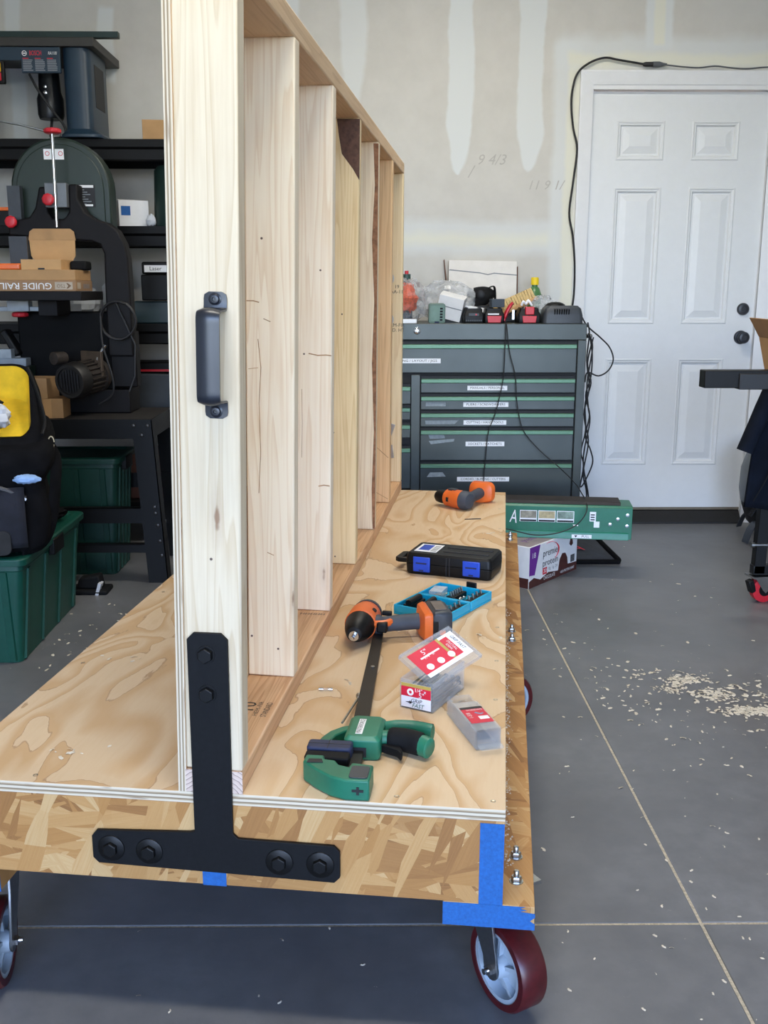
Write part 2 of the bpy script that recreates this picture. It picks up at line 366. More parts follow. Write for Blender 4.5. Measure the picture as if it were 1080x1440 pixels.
def drywall():
    g = N('unpainted_drywall'); v = g.inch(False); sp = g.n('SeparateXYZ'); g.set(sp.inputs[0], v)
    X, Z = sp.outputs[0], sp.outputs[2]
    w1 = g.math('MULTIPLY', g.math('SUBTRACT', g.noise(v, .10, 2, .5), .5), 1.8)
    w2 = g.math('MULTIPLY', g.math('SUBTRACT', g.noise(v, .6, 2, .5), .5), .5)
    wob = g.math('ADD', w1, w2)
    fine = g.noise(v, .25, 5, .6)
    c = g.ramp(fine, [(.3, srgb('c3c0b9')), (.7, srgb('cac7c0'))])
    mud, cream = srgb('d3d6d5'), srgb('dcdac9')
    def rect(c, x0, x1, z0, z1, col, soft=.5, k=.9, tip=0):
        dx = g.math('ABSOLUTE', g.math('ADD', g.math('SUBTRACT', X, (x0+x1)/2), wob))
        dz = g.math('ABSOLUTE', g.math('ADD', g.math('SUBTRACT', Z, (z0+z1)/2), g.math('MULTIPLY', wob, 1.6)))
        hw = (x1-x0)/2
        if tip:  # the trowelled streak narrows towards its lower end
            hw = g.math('MULTIPLY', hw, g.math('POWER', g.math('DIVIDE', g.math('SUBTRACT', Z, z0), tip, True), .45))
        a = g.math('DIVIDE', g.math('SUBTRACT', hw, dx), soft, True)
        b = g.math('DIVIDE', g.math('SUBTRACT', (z1-z0)/2, dz), soft*1.5, True)
        return g.mix(g.math('MULTIPLY', g.math('MULTIPLY', a, b), k), c, col)
    c = rect(c, 14.0, 19.2, 68, 140, mud, .5, .95, 9); c = rect(c, 27.1, 32.4, 68.5, 140, mud, .5, .9, 7)
    c = rect(c, -19, -13.4, 79, 140, mud, .6, .8, 10); c = rect(c, -6.2, -.6, 78, 140, mud, .8, .75, 12)
    c = rect(c, -68, -64.6, 60, 140, mud, .6, .8); c = rect(c, -51, -47.6, 84, 97.5, mud, .6, .9)
    c = rect(c, -110, 36.5, 52.5, 60.5, mud, 1.2, .7); c = rect(c, -110, 37, 54.3, 58.2, cream, 1.2, .75)
    c = rect(c, 33.5, 39.6, 30, 93, mud, 1.2, .75); c = rect(c, 36.2, 39.4, 30, 89, cream, .8, .85)
    c = rect(c, 34, 130, 86, 94, mud, 1.5, .75); c = rect(c, 36, 130, 87, 90.5, cream, .8, .8)
    c = rect(c, 50.6, 56.4, 90, 140, mud, .7, .9); c = rect(c, 52.2, 54.8, 91, 140, cream, .5, .8)
    c = rect(c, 60, 140, 92, 140, srgb('cbcac6'), 4, .45)
    g.bump(fine, .06, .05)
    return g.out(c, .9, 0, .15)
M['drywall'] = drywall()
M['drywall_plain'] = plain('drywall_plain', 'c2beb6', .9, spec=.15, var=.05, scale=.15)
M['ceiling'] = plain('ceiling_board', 'd2d0ca', .9, spec=.15, var=.03, scale=.15)
M['driveway'] = plain('driveway_concrete', 'b3aea4', .85, var=.08, scale=.05)
M['grass'] = plain('lawn', '5f7d3f', .95, var=.3, scale=.2)

X0, X1, Y0, Y1, ZC = -112, 128, -132, 202, 122
fl = thing('floor', None, None, kind='structure')
JX, JY, jw = 24.72, 67.1, .12
for (a, b, c, d) in ((X0, JX-jw, Y0, JY-jw), (JX+jw, X1, Y0, JY-jw), (X0, JX-jw, JY+jw, Y1+5), (JX+jw, X1, JY+jw, Y1+5)):
    B().box(a, b, c, d, -5, 0).done('slab', M['concrete'], fl, bevel=.08)
B().box(JX-jw, JX+jw, Y0, Y1+5, -5, -.05).done('joint_filler', M['sawdust'], fl)
B().box(X0, JX-jw, JY-jw, JY+jw, -5, -.055).done('joint_filler', M['sawdust'], fl)
B().box(JX+jw, X1, JY-jw, JY+jw, -5, -.055).done('joint_filler', M['sawdust'], fl)
def struct(o): o['kind'] = 'structure'; return o
# back wall with its door opening
WY = 201.3; DX0, DX1, DZ1 = 40.6, 76.4, 84.2
wb = struct(B().box(X0, DX0, WY, WY+5, 0, ZC).box(DX1, X1, WY, WY+5, 0, ZC).box(DX0, DX1, WY, WY+5, DZ1, ZC).done('wall_back', M['drywall'], smooth=0))
struct(B().box(X0-5, X0, Y0-5, WY+5, 0, ZC).done('wall_left', M['drywall_plain'], smooth=0))
struct(B().box(X1, X1+5, Y0-5, WY+5, 0, ZC).done('wall_right', M['drywall_plain'], smooth=0))
struct(B().box(X0-5, X1+5, Y0-5, WY+5, ZC, ZC+5).done('ceiling', M['ceiling'], smooth=0))
struct(B().box(X0, -92, Y0-5, Y0, 0, ZC).box(108, X1, Y0-5, Y0, 0, ZC).box(-92, 108, Y0-5, Y0, 104, ZC).done('wall_front', M['drywall_plain'], smooth=0))
struct(B().box(-150, 170, -560, Y0, -5, -.4).done('driveway', M['driveway'], smooth=0))
struct(B().box(-2500, 2500, -3000, -560.5, -7, -1).box(-2500, -150.5, -560.5, Y0-6, -7, -1).box(170.5, 2500, -560.5, Y0-6, -7, -1).done('lawn', M['grass'], smooth=0))
M['pencil'] = plain('pencil_mark', 'aeaba4', .9, var=.1)
text('9 4/3', M['pencil'], wb, (22.6, WY-.02, 70.8), (90, 0, 0), 1.9, 'pencil_note', shear=.3)
text('/', M['pencil'], wb, (18.6, WY-.02, 68.6), (90, 0, 0), 2.2, 'pencil_note', shear=.3)
text('11 9 1/', M['pencil'], wb, (33.0, WY-.02, 66.2), (90, 0, 0), 1.7, 'pencil_note', shear=.3)

# ---------------- fill lights added out of view to brighten the deck and back wall
M['lamp_body'] = plain('white_lamp_body', 'e6e6e6', .5, var=.02)
g_ = N('led_diffuser'); g_.b.inputs['Emission Color'].default_value = (1, .97, .9, 1); g_.b.inputs['Emission Strength'].default_value = 6; M['led'] = g_.out(srgb('f4f4f4'), .5)  # glowing face of the added fill lights
def fill_light(x, y, lab, watts):
    t = thing('ceiling_light', lab, 'lamp', (x, y, ZC), 0, 'LED shop lights under the ceiling')
    B().prism([(-2.6,-.02),(2.6,-.02),(2.0,-1.6),(-2.0,-1.6)], -24, 24, 'x').done('fixture_body', M['lamp_body'], t, bevel=.1)
    B().box(-23.5,23.5,-1.9,1.9,-1.9,-1.6).done('diffuser', M['led'], t, bevel=.1)
    l = bpy.data.lights.new('led_tube', 'AREA'); l.shape = 'RECTANGLE'; l.size = 47*S; l.size_y = 3.8*S; l.energy = watts; l.color = (1, .95, .84)
    o = bpy.data.objects.new('led_tube', l); COL.objects.link(o); o.parent = t; o.location = (0, 0, -2.1*S)
for i, (x, y) in enumerate(FILL_LIGHTS): fill_light(x, y, FILL_LABELS[i], FILL_W)

# ---------------- door, casing, sill
dr = thing('door_1', None, None, (58.5, 202.2, 0), kind='structure')
hw, z0, z1 = 17.15, 2.9, 83.3
DP = [(-12.0,-2.75),(2.45,11.6)]; DZ = [(11.8,33.3),(40.1,66.0),(70.9,78.1)]
b = B(); xs = [-hw,-12.0,-2.75,2.45,11.6,hw]; zs = [z0,11.8,33.3,40.1,66.0,70.9,78.1,z1]
for i in range(5):
    for j in range(7):
        if i in (1,3) and j in (1,3,5): continue
        b.add([(xs[i],0,zs[j]),(xs[i+1],0,zs[j]),(xs[i+1],0,zs[j+1]),(xs[i],0,zs[j+1])], [(0,1,2,3)])
b.box(-hw, hw, .6, 1.75, z0, z1)
for a in ((-hw,0),(hw,0)): b.add([(a[0],0,z0),(a[0],.6,z0),(a[0],.6,z1),(a[0],0,z1)], [(0,1,2,3)])
b.add([(-hw,0,z1),(hw,0,z1),(hw,.6,z1),(-hw,.6,z1)], [(0,1,2,3)]); b.add([(-hw,0,z0),(hw,0,z0),(hw,.6,z0),(-hw,.6,z0)], [(0,1,2,3)])
M['door'] = plain('door_white', 'd9dbdc', .42, spec=.5, var=.015)
b.done('door_slab', M['door'], dr, smooth=0)
for (a, c) in DP:
    for (e, f_) in DZ:
        rg = []
        for k, d in ((0,0),(.25,-.12),(.5,.02),(.75,.04),(1.0,.42),(1.35,.42),(1.4,.38),(2.6,.1)):
            rg.append([(a+k,d,e+k),(c-k,d,e+k),(c-k,d,f_-k),(a+k,d,f_-k)])
        p = B().loft(rg, cap=False); q = rg[-1]; p.add(q, [(0,1,2,3)])
        p.done('door_panel', M['door'], dr, smooth=0)
kn = B().lathe([(0.01,0),(1.35,0),(1.35,-.15),(1.15,-.4),(.55,-.5),(.5,-1.1),(.75,-1.3),(1.1,-1.6),(1.15,-2.0),(.95,-2.3),(.6,-2.35),(.55,-2.25),(.01,-2.25)], (14.7,0,37.5), (0,1,0), cap=False).done('door_knob', M['satin_black'], dr)
tag(kn, 'black round door knob')
db = B().lathe([(.01,0),(1.2,0),(1.2,-.35),(1.0,-.65),(.6,-.7),(.55,-.6),(.01,-.6)], (14.75,0,43.0), (0,1,0), cap=False).box(14.65,14.85,-.75,-.6,42.8,43.2).done('deadbolt', M['satin_black'], dr)
cs = thing('trim_1', None, None, (0,0,0), kind='structure')
def casing(pts):  # profiled casing boards
    return B().loft(pts, cap=True)
cw = 2.5; yF = WY
prof = [(0,0),(0,-.35),(.5,-.45),(1.6,-.62),(2.2,-.72),(2.5,-.72),(2.5,0)]
# coordinates: t runs from inner edge (0) outwards to 2.5
def jam(side, x, z0_, z1_):
    r0 = [(x + side*t, yF + d, z0_) for t, d in prof]; r1 = [(x + side*t, yF + d, z1_ + t) for t, d in prof]
    return B().loft([r0, r1]).done('casing_board', M['white_paint'], cs, smooth=0)
jam(-1, 41.5, 0, 84.3); jam(1, 75.5, 0, 84.3)
B().loft([[(41.5 - t, yF + d, 84.3 + t) for t, d in prof], [(75.5 + t, yF + d, 84.3 + t) for t, d in prof]]).done('casing_board', M['white_paint'], cs, smooth=0)
for x0_, x1_ in ((40.7, 41.5), (75.5, 76.3)): B().box(x0_, x1_, WY-.2, WY+5, 0, 84.3).done('jamb', M['white_paint'], cs, smooth=0)
B().box(41.5, 75.5, WY-.2, WY+5, 83.5, 84.3).done('jamb', M['white_paint'], cs, smooth=0)
B().box(41.5, 41.75, WY+.4, WY+.85, .8, 83.5).done('stop', M['white_paint'], cs, smooth=0)
M['sill'] = plain('door_sill', '131314', .6, var=.3, scale=2)
struct(B().prism([(199.6,0),(199.6,.35),(201.2,1.3),(202.0,2.3),(204,2.6),(206,2.6),(206,0)], 41.5, 75.5, 'x').done('trim_2', M['sill'], bevel=.05))
B().box(-hw, hw, -.15, 1.6, 2.45, 2.95).done('door_sweep', plain('brown_weatherstrip', '6e6658', .8), dr)

# ================================================================ the wheeled wall cart
CZ = 16.713
cart = thing('rolling_cart', 'plywood cart on maroon casters carrying a short framed stud wall with a black pull', 'cart', (-7.93, 55.94, 0), -7.363)
UR, UL, LEN = 15.85, -19.7, 96
dk = B().box(UL, UR, 0, LEN, -.75, 0)
dk.m = [0 if i in (0, 1) else 1 for i in range(6)]
tag(dk.done('deck_panel', [M['deck'], M['edge_z']], cart, loc=(0,0,CZ), bevel=.03, smooth=0), 'fir plywood deck panel with swirling grain')
# strand-board box under the deck
for (a, b_, c, d) in ((UL+.02, UR-.02, .02, .74), (UL+.02, UR-.02, LEN-.74, LEN-.02)): B().box(a, b_, c, d, -6.25, -.75).done('rim_board', M['osb'], cart, loc=(0,0,CZ), bevel=.04, smooth=0)
for a in (UL+.02, UR-.74): B().box(a, a+.72, .74, LEN-.74, -6.25, -.75).done('rim_board', M['osb_side'], cart, loc=(0,0,CZ), smooth=0)
for v in (24, 48, 72): B().box(UL+.74, UR-.74, v-.36, v+.36, -6.25, -.75).done('rim_board', M['osb'], cart, loc=(0,0,CZ), smooth=0)
UE = 17.75; UE2 = -(UE - (UR+UL))   # symmetric runners
UW = UL + UR - UE
for a, b_ in ((UE-5.5, UE), (UW, UW+5.5)):
    r = B().box(a, b_, 0, LEN, -7.75, -6.25); r.m = [0]*6
    ro = r.done('runner_board', M['osb_flat'], cart, loc=(0,0,CZ), bevel=.05, smooth=0)
for a, b_ in ((UE-5.52, UE+.03), (UW-.03, UW+5.52)):
    p = B().prism([(a,-7.8),(b_,-7.8),(b_,-7.4),(b_-.3,-7.2),(b_,-6.95),(b_,-6.7),(b_-.95,-6.6),(b_-.5,-6.5),(b_-.9,-6.4),(b_-.6,-6.28),(a,-6.28)] if b_ > 0 else [(a,-7.8),(b_,-7.8),(b_,-6.28),(a,-6.28)], -.03, .02, 'y'); p.done('tape_strip', M['blue_tape'], cart, loc=(0,0,CZ), smooth=0)
B().box(14.38, 15.82, -.02, .03, -6.27, -.92).done('tape_strip', M['blue_tape'], cart, loc=(0,0,CZ), smooth=0)
B().box(-2.7, -1.2, -.02, .03, -6.29, -4.0).done('tape_strip', M['blue_tape'], cart, loc=(0,0,CZ), smooth=0)
# acorn bolts that hold the casters
def nutbolt(u, v, w_):
    o = B().lathe([(.01,0),(.44,0),(.44,.07),(.3,.08),(.3,.08)], (0,0,0), n=16).lathe([(.01,.08),(.32,.08),(.34,.12),(.34,.34),(.3,.4),(.01,.4)], n=6).lathe([(.01,.4),(.18,.4),(.18,.72),(.13,.78),(.01,.78)], n=10).done('carriage_bolt', M['zinc'], cart, loc=(u,v,CZ+w_))
    return o
nb = nutbolt(16.67, 2.6, -6.25)
for v in (5.4, 47.2, 50.2, 91.1, 93.7):
    c = nb.copy(); COL.objects.link(c); c.location = (16.67*S, v*S, (CZ-6.25)*S)
# deck screws
dsx = B().lathe([(.01,-.05),(.09,-.05),(.16,.006),(.17,.012),(.12,.012),(.05,-.02),(.01,-.02)], n=12).done('deck_screw', M['screw'], cart, loc=(15.1, 1.0, CZ))
for u, v in ((15.1, 8.5), (15.1, 16.4), (15.1, 24.5), (15.1, 33), (15.1, 60), (15.1, 72), (9.3, .9), (-13.6, .9), (-18.6, 20), (-18.6, 40), (-18.6, 60), (15.0, 84)):
    c = dsx.copy(); COL.objects.link(c); c.location = (u*S, v*S, CZ*S)
# ---- the framed wall: plates, studs, sheathing
HT = 46.1
lean = lambda v: .0232 - .019*v/96
B().box(-3.5, 0, 0, LEN, 0, 1.5).done('bottom_plate', M['pine_h'], cart, loc=(0,0,CZ), bevel=.12)
B().box(-3.52, .02, -.012, .02, .02, 1.48).done('plate_end', M['endgrain'], cart, loc=(0,0,CZ), bevel=.1)
STUDC = ['dbcbae','efdfc2','f1e2c8','e8cfa0','ead8b8','dfba8a','e4cfa6']
STUDD = ['b49567','cfa877','d2ae80','bf9758','c29c6c','b08252','b89260']
studs = []
for i in range(7):
    v0 = 0 if i == 0 else (LEN-1.5 if i == 6 else 16*i-.75)
    m = pine('stud_pine_%s' % 'abcdefg'[i], STUDC[i], STUDD[i], line=.38 if i else .34)
    h = HT - 1.5; sh = math.atan(lean(v0))
    st = B().box(-3.5, 0, 0, 1.5, 0, h).done('stud', m, cart, bevel=.13, loc=(lean(v0)*1.5, v0, CZ+1.5), rot=(0, math.degrees(sh), 0))
    studs.append(st)
M['bark'] = plain('bark_edge', '5a4034', .9, var=.4, scale=1.6, bump=.8, bscale=3)
# bark wane on the third inner stud's top corner and down the edge of the next one
bw = B().prism([(-2.2,0),(.01,0),(.01,-5.6),(-.6,-4.6),(-1.7,-3.2),(-2.0,-1.5)], -.03, .3, 'y').done('bark_patch', M['bark'], studs[3], loc=(0,0,HT-1.6), smooth=0)
bk = B().prism([(-.55,44.4),(.015,44.4),(.015,.1),(-.25,.1),(-.4,5),(-.2,12),(-.5,20),(-.3,27),(-.62,34),(-.35,40)], -.02, .12, 'y').done('bark_patch', plain('waney_edge', '8e6447', .9, var=.4, scale=1.6, bump=.5, bscale=3), studs[4], smooth=0)
tp = B(); a, c = lean(0)*HT, lean(96)*HT
tp.loft([[(a-3.5,0,HT),(a,0,HT),(a,0,HT+1.5),(a-3.5,0,HT+1.5)], [(c-3.5,LEN,HT),(c,LEN,HT),(c,LEN,HT+1.5),(c-3.5,LEN,HT+1.5)]]).done('top_plate', M['pine_top'], cart, loc=(0,0,CZ), bevel=.12)
sk = B(); a, c = lean(0)*(HT+1.5), lean(96)*(HT+1.5)
V = lambda u, v, z: (u, v, z)
sk.add([(-4.0,0,0),(-3.5,0,0),(-3.5,LEN,0),(-4.0,LEN,0),(a-4.0,0,HT+1.5),(a-3.5,0,HT+1.5),(c-3.5,LEN,HT+1.5),(c-4.0,LEN,HT+1.5)],
       [(0,3,2,1),(4,5,6,7),(0,1,5,4),(1,2,6,5),(2,3,7,6),(3,0,4,7)])
sk.m = [1,1,1,0,1,0]
sk.done('sheathing_panel', [M['skin'], M['edge_x']], cart, loc=(0,0,CZ), smooth=0)
# mill stamps on the bottom plate
for i, (t_, hgt, uu, vv) in enumerate((('S-GRN', .35, -2.9, 9.6), ('10', 1.05, -2.0, 9.5), ('HEM-FIR', .3, -1.25, 9.3), ('STANDARD', .42, -.62, 9.2))):
    text(t_, M['ink'], cart, (uu, vv, CZ+1.51), (0, 0, 90), hgt, 'mill_stamp', width=2.4 if i != 1 else 1.4)
text('HHHHH', M['ink'], cart, (-1.4, 30.3, CZ+1.51), (0,0,0), .5, 'mill_stamp', width=2.2)
text('19\nAA-11', M['ink'], studs[6], (-.8, -.02, 28.5), (90,0,0), .5, 'mill_stamp')
text('HEM-FIR\nSTD. HT', M['ink'], studs[6], (-.9, -.02, 23.0), (90,0,0), .5, 'mill_stamp')
# galvanised plates and fender washers on the far post
for z_, u_, rt in ((8.0, -1.9, 20), (4.6, -1.9, -8)):
    pz = B().obox((u_, -.06, z_), (1.5, .1, 2.0), (0, rt, 0)).done('tie_plate', M['zinc'], studs[6], bevel=.02)
    B().lathe([(.01,0),(.32,0),(.32,-.15),(.01,-.18)], (u_, -.1, z_), (0,1,0), n=6).done('lag_bolt', M['chrome'], pz)
for z_ in (29.2, 35.0):
    pz = B().lathe([(.01,0),(1.0,0),(1.0,-.08),(.01,-.08)], (-2.2, 0, z_-5), (0,1,0)).done('washer', M['zinc'], studs[6])
    B().lathe([(.01,0),(.3,0),(.3,-.2),(.01,-.22)], (-2.2, -.08, z_-5), (0,1,0), n=6).done('lag_bolt', M['zinc'], pz)
# gouges and drying cracks in the studs
gm = plain('wood_gouge', 'a98560', .9, var=.3)
def gouge(i, pts, w_=.06): w_ *= .6; B().sweep([(u, -.0, z_) for u, z_ in pts], w_, 5, flat=(1,.5)).done('gouge', gm, studs[i])
gouge(2, ((-2.0,23.05),(-1.2,22.9),(-.5,22.95),(-.02,22.9)), .09); gouge(2, ((-1.1,11.5),(-.6,11.6),(-.1,11.55)), .09); gouge(2, ((-2.6,14.0),(-2.55,17),(-2.6,20)), .035)
gouge(1, ((-2.6,25),(-2.4,23),(-2.55,20.5),(-2.45,17),(-2.6,14)), .05); gouge(1, ((-3.4,27.6),(-2.9,27.6),(-2.5,27.5)), .07); gouge(1, ((-2.2,26.4),(-1.7,26.2)), .05); gouge(1, ((-2.0,9.6),(-1.5,9.4)), .05); gouge(1, ((-3.3,22.9),(-2.6,23.0)), .04)
gouge(5, ((-3.2,9.0),(-1.8,7.6),(-.2,6.2)), .08); gouge(5, ((-3.2,2.2),(-1.5,1.2),(-.2,.5)), .07)
# ---- black T strap
tpoly = [(-2.6,10.3),(-.95,10.3),(-.55,9.9),(-.62,-2.55),(-.3,-2.85),(5.62,-2.93),(5.98,-3.3),(5.98,-5.0),(5.62,-5.38),(-9.27,-5.08),(-9.63,-4.72),(-9.63,-3.25),(-9.3,-2.85),(-3.35,-2.6),(-3.02,-2.5),(-3.0,9.9)]
ts = B().prism(tpoly, -.27, -.03, 'y').done('t_strap', M['blacksteel'], cart, loc=(0,0,CZ), bevel=.03)
tag(ts, 'black powder-coated steel T strap with six hex bolts')
def hexbolt(u, z_, washer):
    o = B()
    if washer: o.lathe([(.01,-.27),(.86,-.27),(.86,-.33),(.8,-.37),(.01,-.37)], (u,0,z_), (0,1,0), n=28)
    else: o.lathe([(.01,-.27),(.55,-.27),(.55,-.33),(.01,-.33)], (u,0,z_), (0,1,0), n=20)
    o.lathe([(.01,-.33),(.47,-.34),(.47,-.62),(.42,-.67),(.01,-.67)], (u,0,z_), (0,1,0), n=6)
    return o.done('hex_bolt', M['blackmetal'], ts, bevel=.02)
for u, z_, ws in ((-1.86,9.0,0),(-1.86,6.55,0),(-8.4,-4.0,1),(-5.95,-4.05,1),(2.25,-4.2,1),(4.78,-4.2,1)): hexbolt(u, z_, ws)
# ---- strap pull handle on the front stud
hd = thing('pull_handle', None, None, (-1.28+.0232*26.3, 0, CZ+26.35), parent=cart, rot=(0, math.degrees(.0232), 0))
hd['label'] = 'satin black strap pull handle'
prof_ = smoothpts([(0,-.10,3.45),(0,-.12,2.7),(0,-.3,2.48),(0,-1.3,2.42),(0,-1.62,2.2),(0,-1.66,1.4),(0,-1.66,-1.4),(0,-1.62,-2.2),(0,-1.3,-2.42),(0,-.3,-2.48),(0,-.12,-2.7),(0,-.10,-3.45)], 4)
rr = []
for i, p in enumerate(prof_):
    a = prof_[max(i-1,0)]; c = prof_[min(i+1,len(prof_)-1)]; t_ = (c-a).normalized(); nrm = Vector((0, t_.z, -t_.y)); nrm = -nrm if nrm.y > 0 else nrm
    hwid = .64 * (1 if abs(p.z) < 3.2 else math.sqrt(max(.2, 1-((abs(p.z)-3.2)/.3)**2)))
    bow = .16 if p.y < -1.2 else .04
    rr.append([p + Vector((x_, 0, 0)) + nrm*(bow*(1-(x_/.64)**2) - .06) for x_ in (-hwid,-hwid*.5,0,hwid*.5,hwid)] + [p + Vector((x_, 0, 0)) + nrm*(bow*(1-(x_/.64)**2) + .06) for x_ in (hwid,hwid*.5,0,-hwid*.5,-hwid)])
B().loft(rr).done('strap_grip', M['satin_black'], hd, smooth=60)
for z_ in (3.05, -3.05): B().lathe([(.01,-.14),(.36,-.14),(.36,-.2),(.27,-.24),(.25,-.42),(.2,-.44),(.12,-.44),(.1,-.34),(.01,-.34)], (0,0,z_), (0,1,0), n=20, cap=False).done('cap_screw', M['satin_black'], hd)
# small nails in the front stud and studs
nlm = plain('nail_head', '6d5b52', .6, .5)
for i, lst in ((0, ((-.75,43.6),(-1.75,13.2))), (1, ((-2.3,31.8),(-3.2,3.1),(-1.2,2.2))), (2, ((-3,35),(-1,30),(-2.4,23))), (3, ((-2.4,37.5),(-1.6,26),(-2.4,14),(-2.6,9),(-2.2,.8)))):
    for u, z_ in lst: B().lathe([(.01,-.02),(.085,-.02),(.085,.05),(.01,.05)], (u,0,z_), (0,1,0), n=10).done('nail', nlm, studs[i])
# ---- casters
def caster(u, v, yaw, H=8.95, D=6.0, tw=2.0):
    c = thing('caster', None, None, (u, v, 0), yaw, parent=cart)
    r = D/2; off = 1.35   # wheel axle along local x, trailing along +y
    # wheel
    wh = B().lathe([(r*.80,-tw/2),(r*.955,-tw/2),(r,-tw/2+.18),(r,tw/2-.18),(r*.955,tw/2),(r*.80,tw/2),(r*.80,-tw/2)], (0,off,r), (1,0,0), n=48, cap=False).done('tread', M['red_tread'], c)
    b = B()
    b.lathe([(r*.70,-tw*.46),(r*.81,-tw*.46),(r*.81,tw*.46),(r*.70,tw*.46),(r*.66,.25),(r*.66,-.25),(r*.70,-tw*.46)], (0,off,r), (1,0,0), n=40, cap=False)
    b.lathe([(.01,-tw*.62),(.7,-tw*.62),(.85,-.5),(r*.66,-.18),(r*.66,.18),(.85,.5),(.7,tw*.62),(.01,tw*.62)], (0,off,r), (1,0,0), n=40)
    for k in range(5):
        a = R(k*72+20); cy, cz = math.cos(a), math.sin(a); t = Vector((0,-cz,cy))*.13
        for sx in (-1, 1):
            p0 = Vector((0,off+cy*.7,r+cz*.7)); p1 = Vector((0,off+cy*r*.7,r+cz*r*.7)); w0 = Vector((sx*tw*.42,0,0)); w1 = Vector((sx*tw*.34,0,0)); mid = Vector((sx*.1,0,0))
            b.add([p0-t+mid,p0+t+mid,p1+t+mid,p1-t+mid,p0-t+w0,p0+t+w0,p1+t+w1,p1-t+w1], [(0,3,2,1),(4,5,6,7),(0,1,5,4),(1,2,6,5),(2,3,7,6),(3,0,4,7)])
    b.done('wheel_hub', M['wheel_grey'], c)
    fk = B()
    for sx in (-1, 1):
        x0_, x1_ = (sx*(tw/2+.28), sx*(tw/2+.46)); lo, hi = min(x0_,x1_), max(x0_,x1_)
        pl_ = [(-1.25,H-1.1),(1.25,H-1.1),(1.35,H-2.4),(off+.75,r+.1)] + arc(off, r, .75, 0, -180, 8)[1:] + [(off-.85,r+.6),(-1.25,H-2.6)]
        fk.prism(pl_, lo, hi, 'x')
    fk.box(-tw/2-.46, tw/2+.46, -1.3, 1.3, H-1.15, H-.9)
    fk.done('fork', M['zinc'], c, bevel=.03)
    B().lathe([(.01,-1.75),(.3,-1.75),(.36,-1.7),(.36,-1.47),(.01,-1.47)], (0,off,r), (1,0,0), n=6).lathe([(.01,1.47),(.36,1.47),(.36,1.75),(.01,1.75)], (0,off,r), (1,0,0), n=6).cyl((-1.47,off,r),(1.47,off,r),.24).cyl((-2.0,off,r),(-1.7,off,r),.2).cyl((1.7,off,r),(2.0,off,r),.2).done('axle_bolt', M['chrome'], c)
    B().box(-1.9,1.9,-2.2,2.2,H-.25,H).cyl((0,0,H-.25),(0,0,H-.95),1.35,n=28).done('swivel_plate', M['zinc'], c, bevel=.03)
    return c
CASTERS = ((15.55, 6.0, 217), (UW+2.6, 4.2, 194), (15.0, 48.7, -60), (UW+2.75, 48.7, 30), (15.0, 92.0, 10), (UW+2.75, 92.0, -20))
for u, v, yaw in CASTERS: caster(u, v, yaw)

# ================================================================ tool chest at the back wall
def chest_paint():
    g = N('slate_chest_paint'); v = g.inch(False)
    c = g.ramp(g.noise(v, .15, 3), [(.3, srgb('3d4342')), (.7, srgb('474d4c'))])
    return g.out(c, .34, .45, .5)
M['chest'] = chest_paint(); M['chest_in'] = plain('chest_dark_gap', '121416', .7)
M['rail_green'] = plain('green_drawer_rail', '5a8068', .35, .3, var=.05)
ch = thing('tool_chest', 'slate grey rolling tool chest with green drawer rails and white printed labels', 'tool chest', (12, 182, 0))
cx0, cx1, cd_, cz0, cz1 = -26, 26.3, 18.5, 5.0, 40.8
o_ = lambda x: x - 12          # world x -> chest x
b = B().box(cx0, cx1, .7, cd_, cz0, cz1-2.9).box(cx0, cx1, .02, cd_, cz1-2.9, cz1)
b.box(cx0, o_(-12.5), 0, .7, cz0, cz1-2.9).box(o_(36.75), cx1, 0, .7, cz0, cz1-2.9).box(cx0, cx1, 0, .7, cz0, 6.6)
b.done('chest_body', M['chest'], ch, bevel=.12)
B().box(o_(-12.4), o_(36.7), .55, .72, 6.6, cz1-2.95).done('drawer_cavity', M['chest_in'], ch)
B().box(o_(6.9), o_(8.55), -.05, .7, 6.6, 31.7).done('center_post', M['chest'], ch, bevel=.08)
def drawer(x0, x1, z0_, z1_, lab=None, lx=None, patch=None, open_=0):
    d = B().box(o_(x0), o_(x1), .05-open_, .6-open_, z0_, z1_-1.35).done('drawer', M['chest'], ch, bevel=.06)
    rl = B().prism([(.55-open_,z1_-1.4),(-.05-open_,z1_-1.4),(-.3-open_,z1_-1.3),(-.3-open_,z1_-.7),(-.15-open_,z1_-.6),(.1-open_,z1_-.6)], o_(x0)+.05, o_(x1)-.05, 'x').done('handle_rail', M['rail_green'], d, bevel=.03)
    B().box(o_(x0)+.05, o_(x1)-.05, .12-open_, .55-open_, z1_-.66, z1_-.12).done('finger_slot', M['black_plastic'], d)
    if lab:
        wdt = lab[1]; zz = lab[2]
        B().box(o_(lx)-wdt/2, o_(lx)+wdt/2, .03-open_, .06-open_, zz-.42, zz+.42).done('label_strip', M['label_white'], d, smooth=0)
        text(lab[0], M['ink'], d, (o_(lx), .02-open_, zz), (90,0,0), .42, width=wdt*.86)
    return d
drawer(-12.3, 36.6, 32.1, 37.75, ('MARKING / LAYOUT / JIGS', 9.6, 34.2), 7.4)
RD = [(28.5,31.6,'MANUALS / PERSONAL',7.2,29.35,20.7),(25.45,28.4,'PLIERS / SCREWDRIVERS',8.2,26.35,20.5),(22.35,25.35,'CUTTING / HAND TOOLS',7.8,23.1,20.4),(16.15,22.25,'SOCKETS / RATCHETS',7.1,19.15,20.5),(6.9,16.05,'CORDED / BUFFING / CUTTERS',9.6,12.6,20.3)]
M['torn'] = plain('torn_label_residue', '8c969c', .7, var=.2, scale=2)
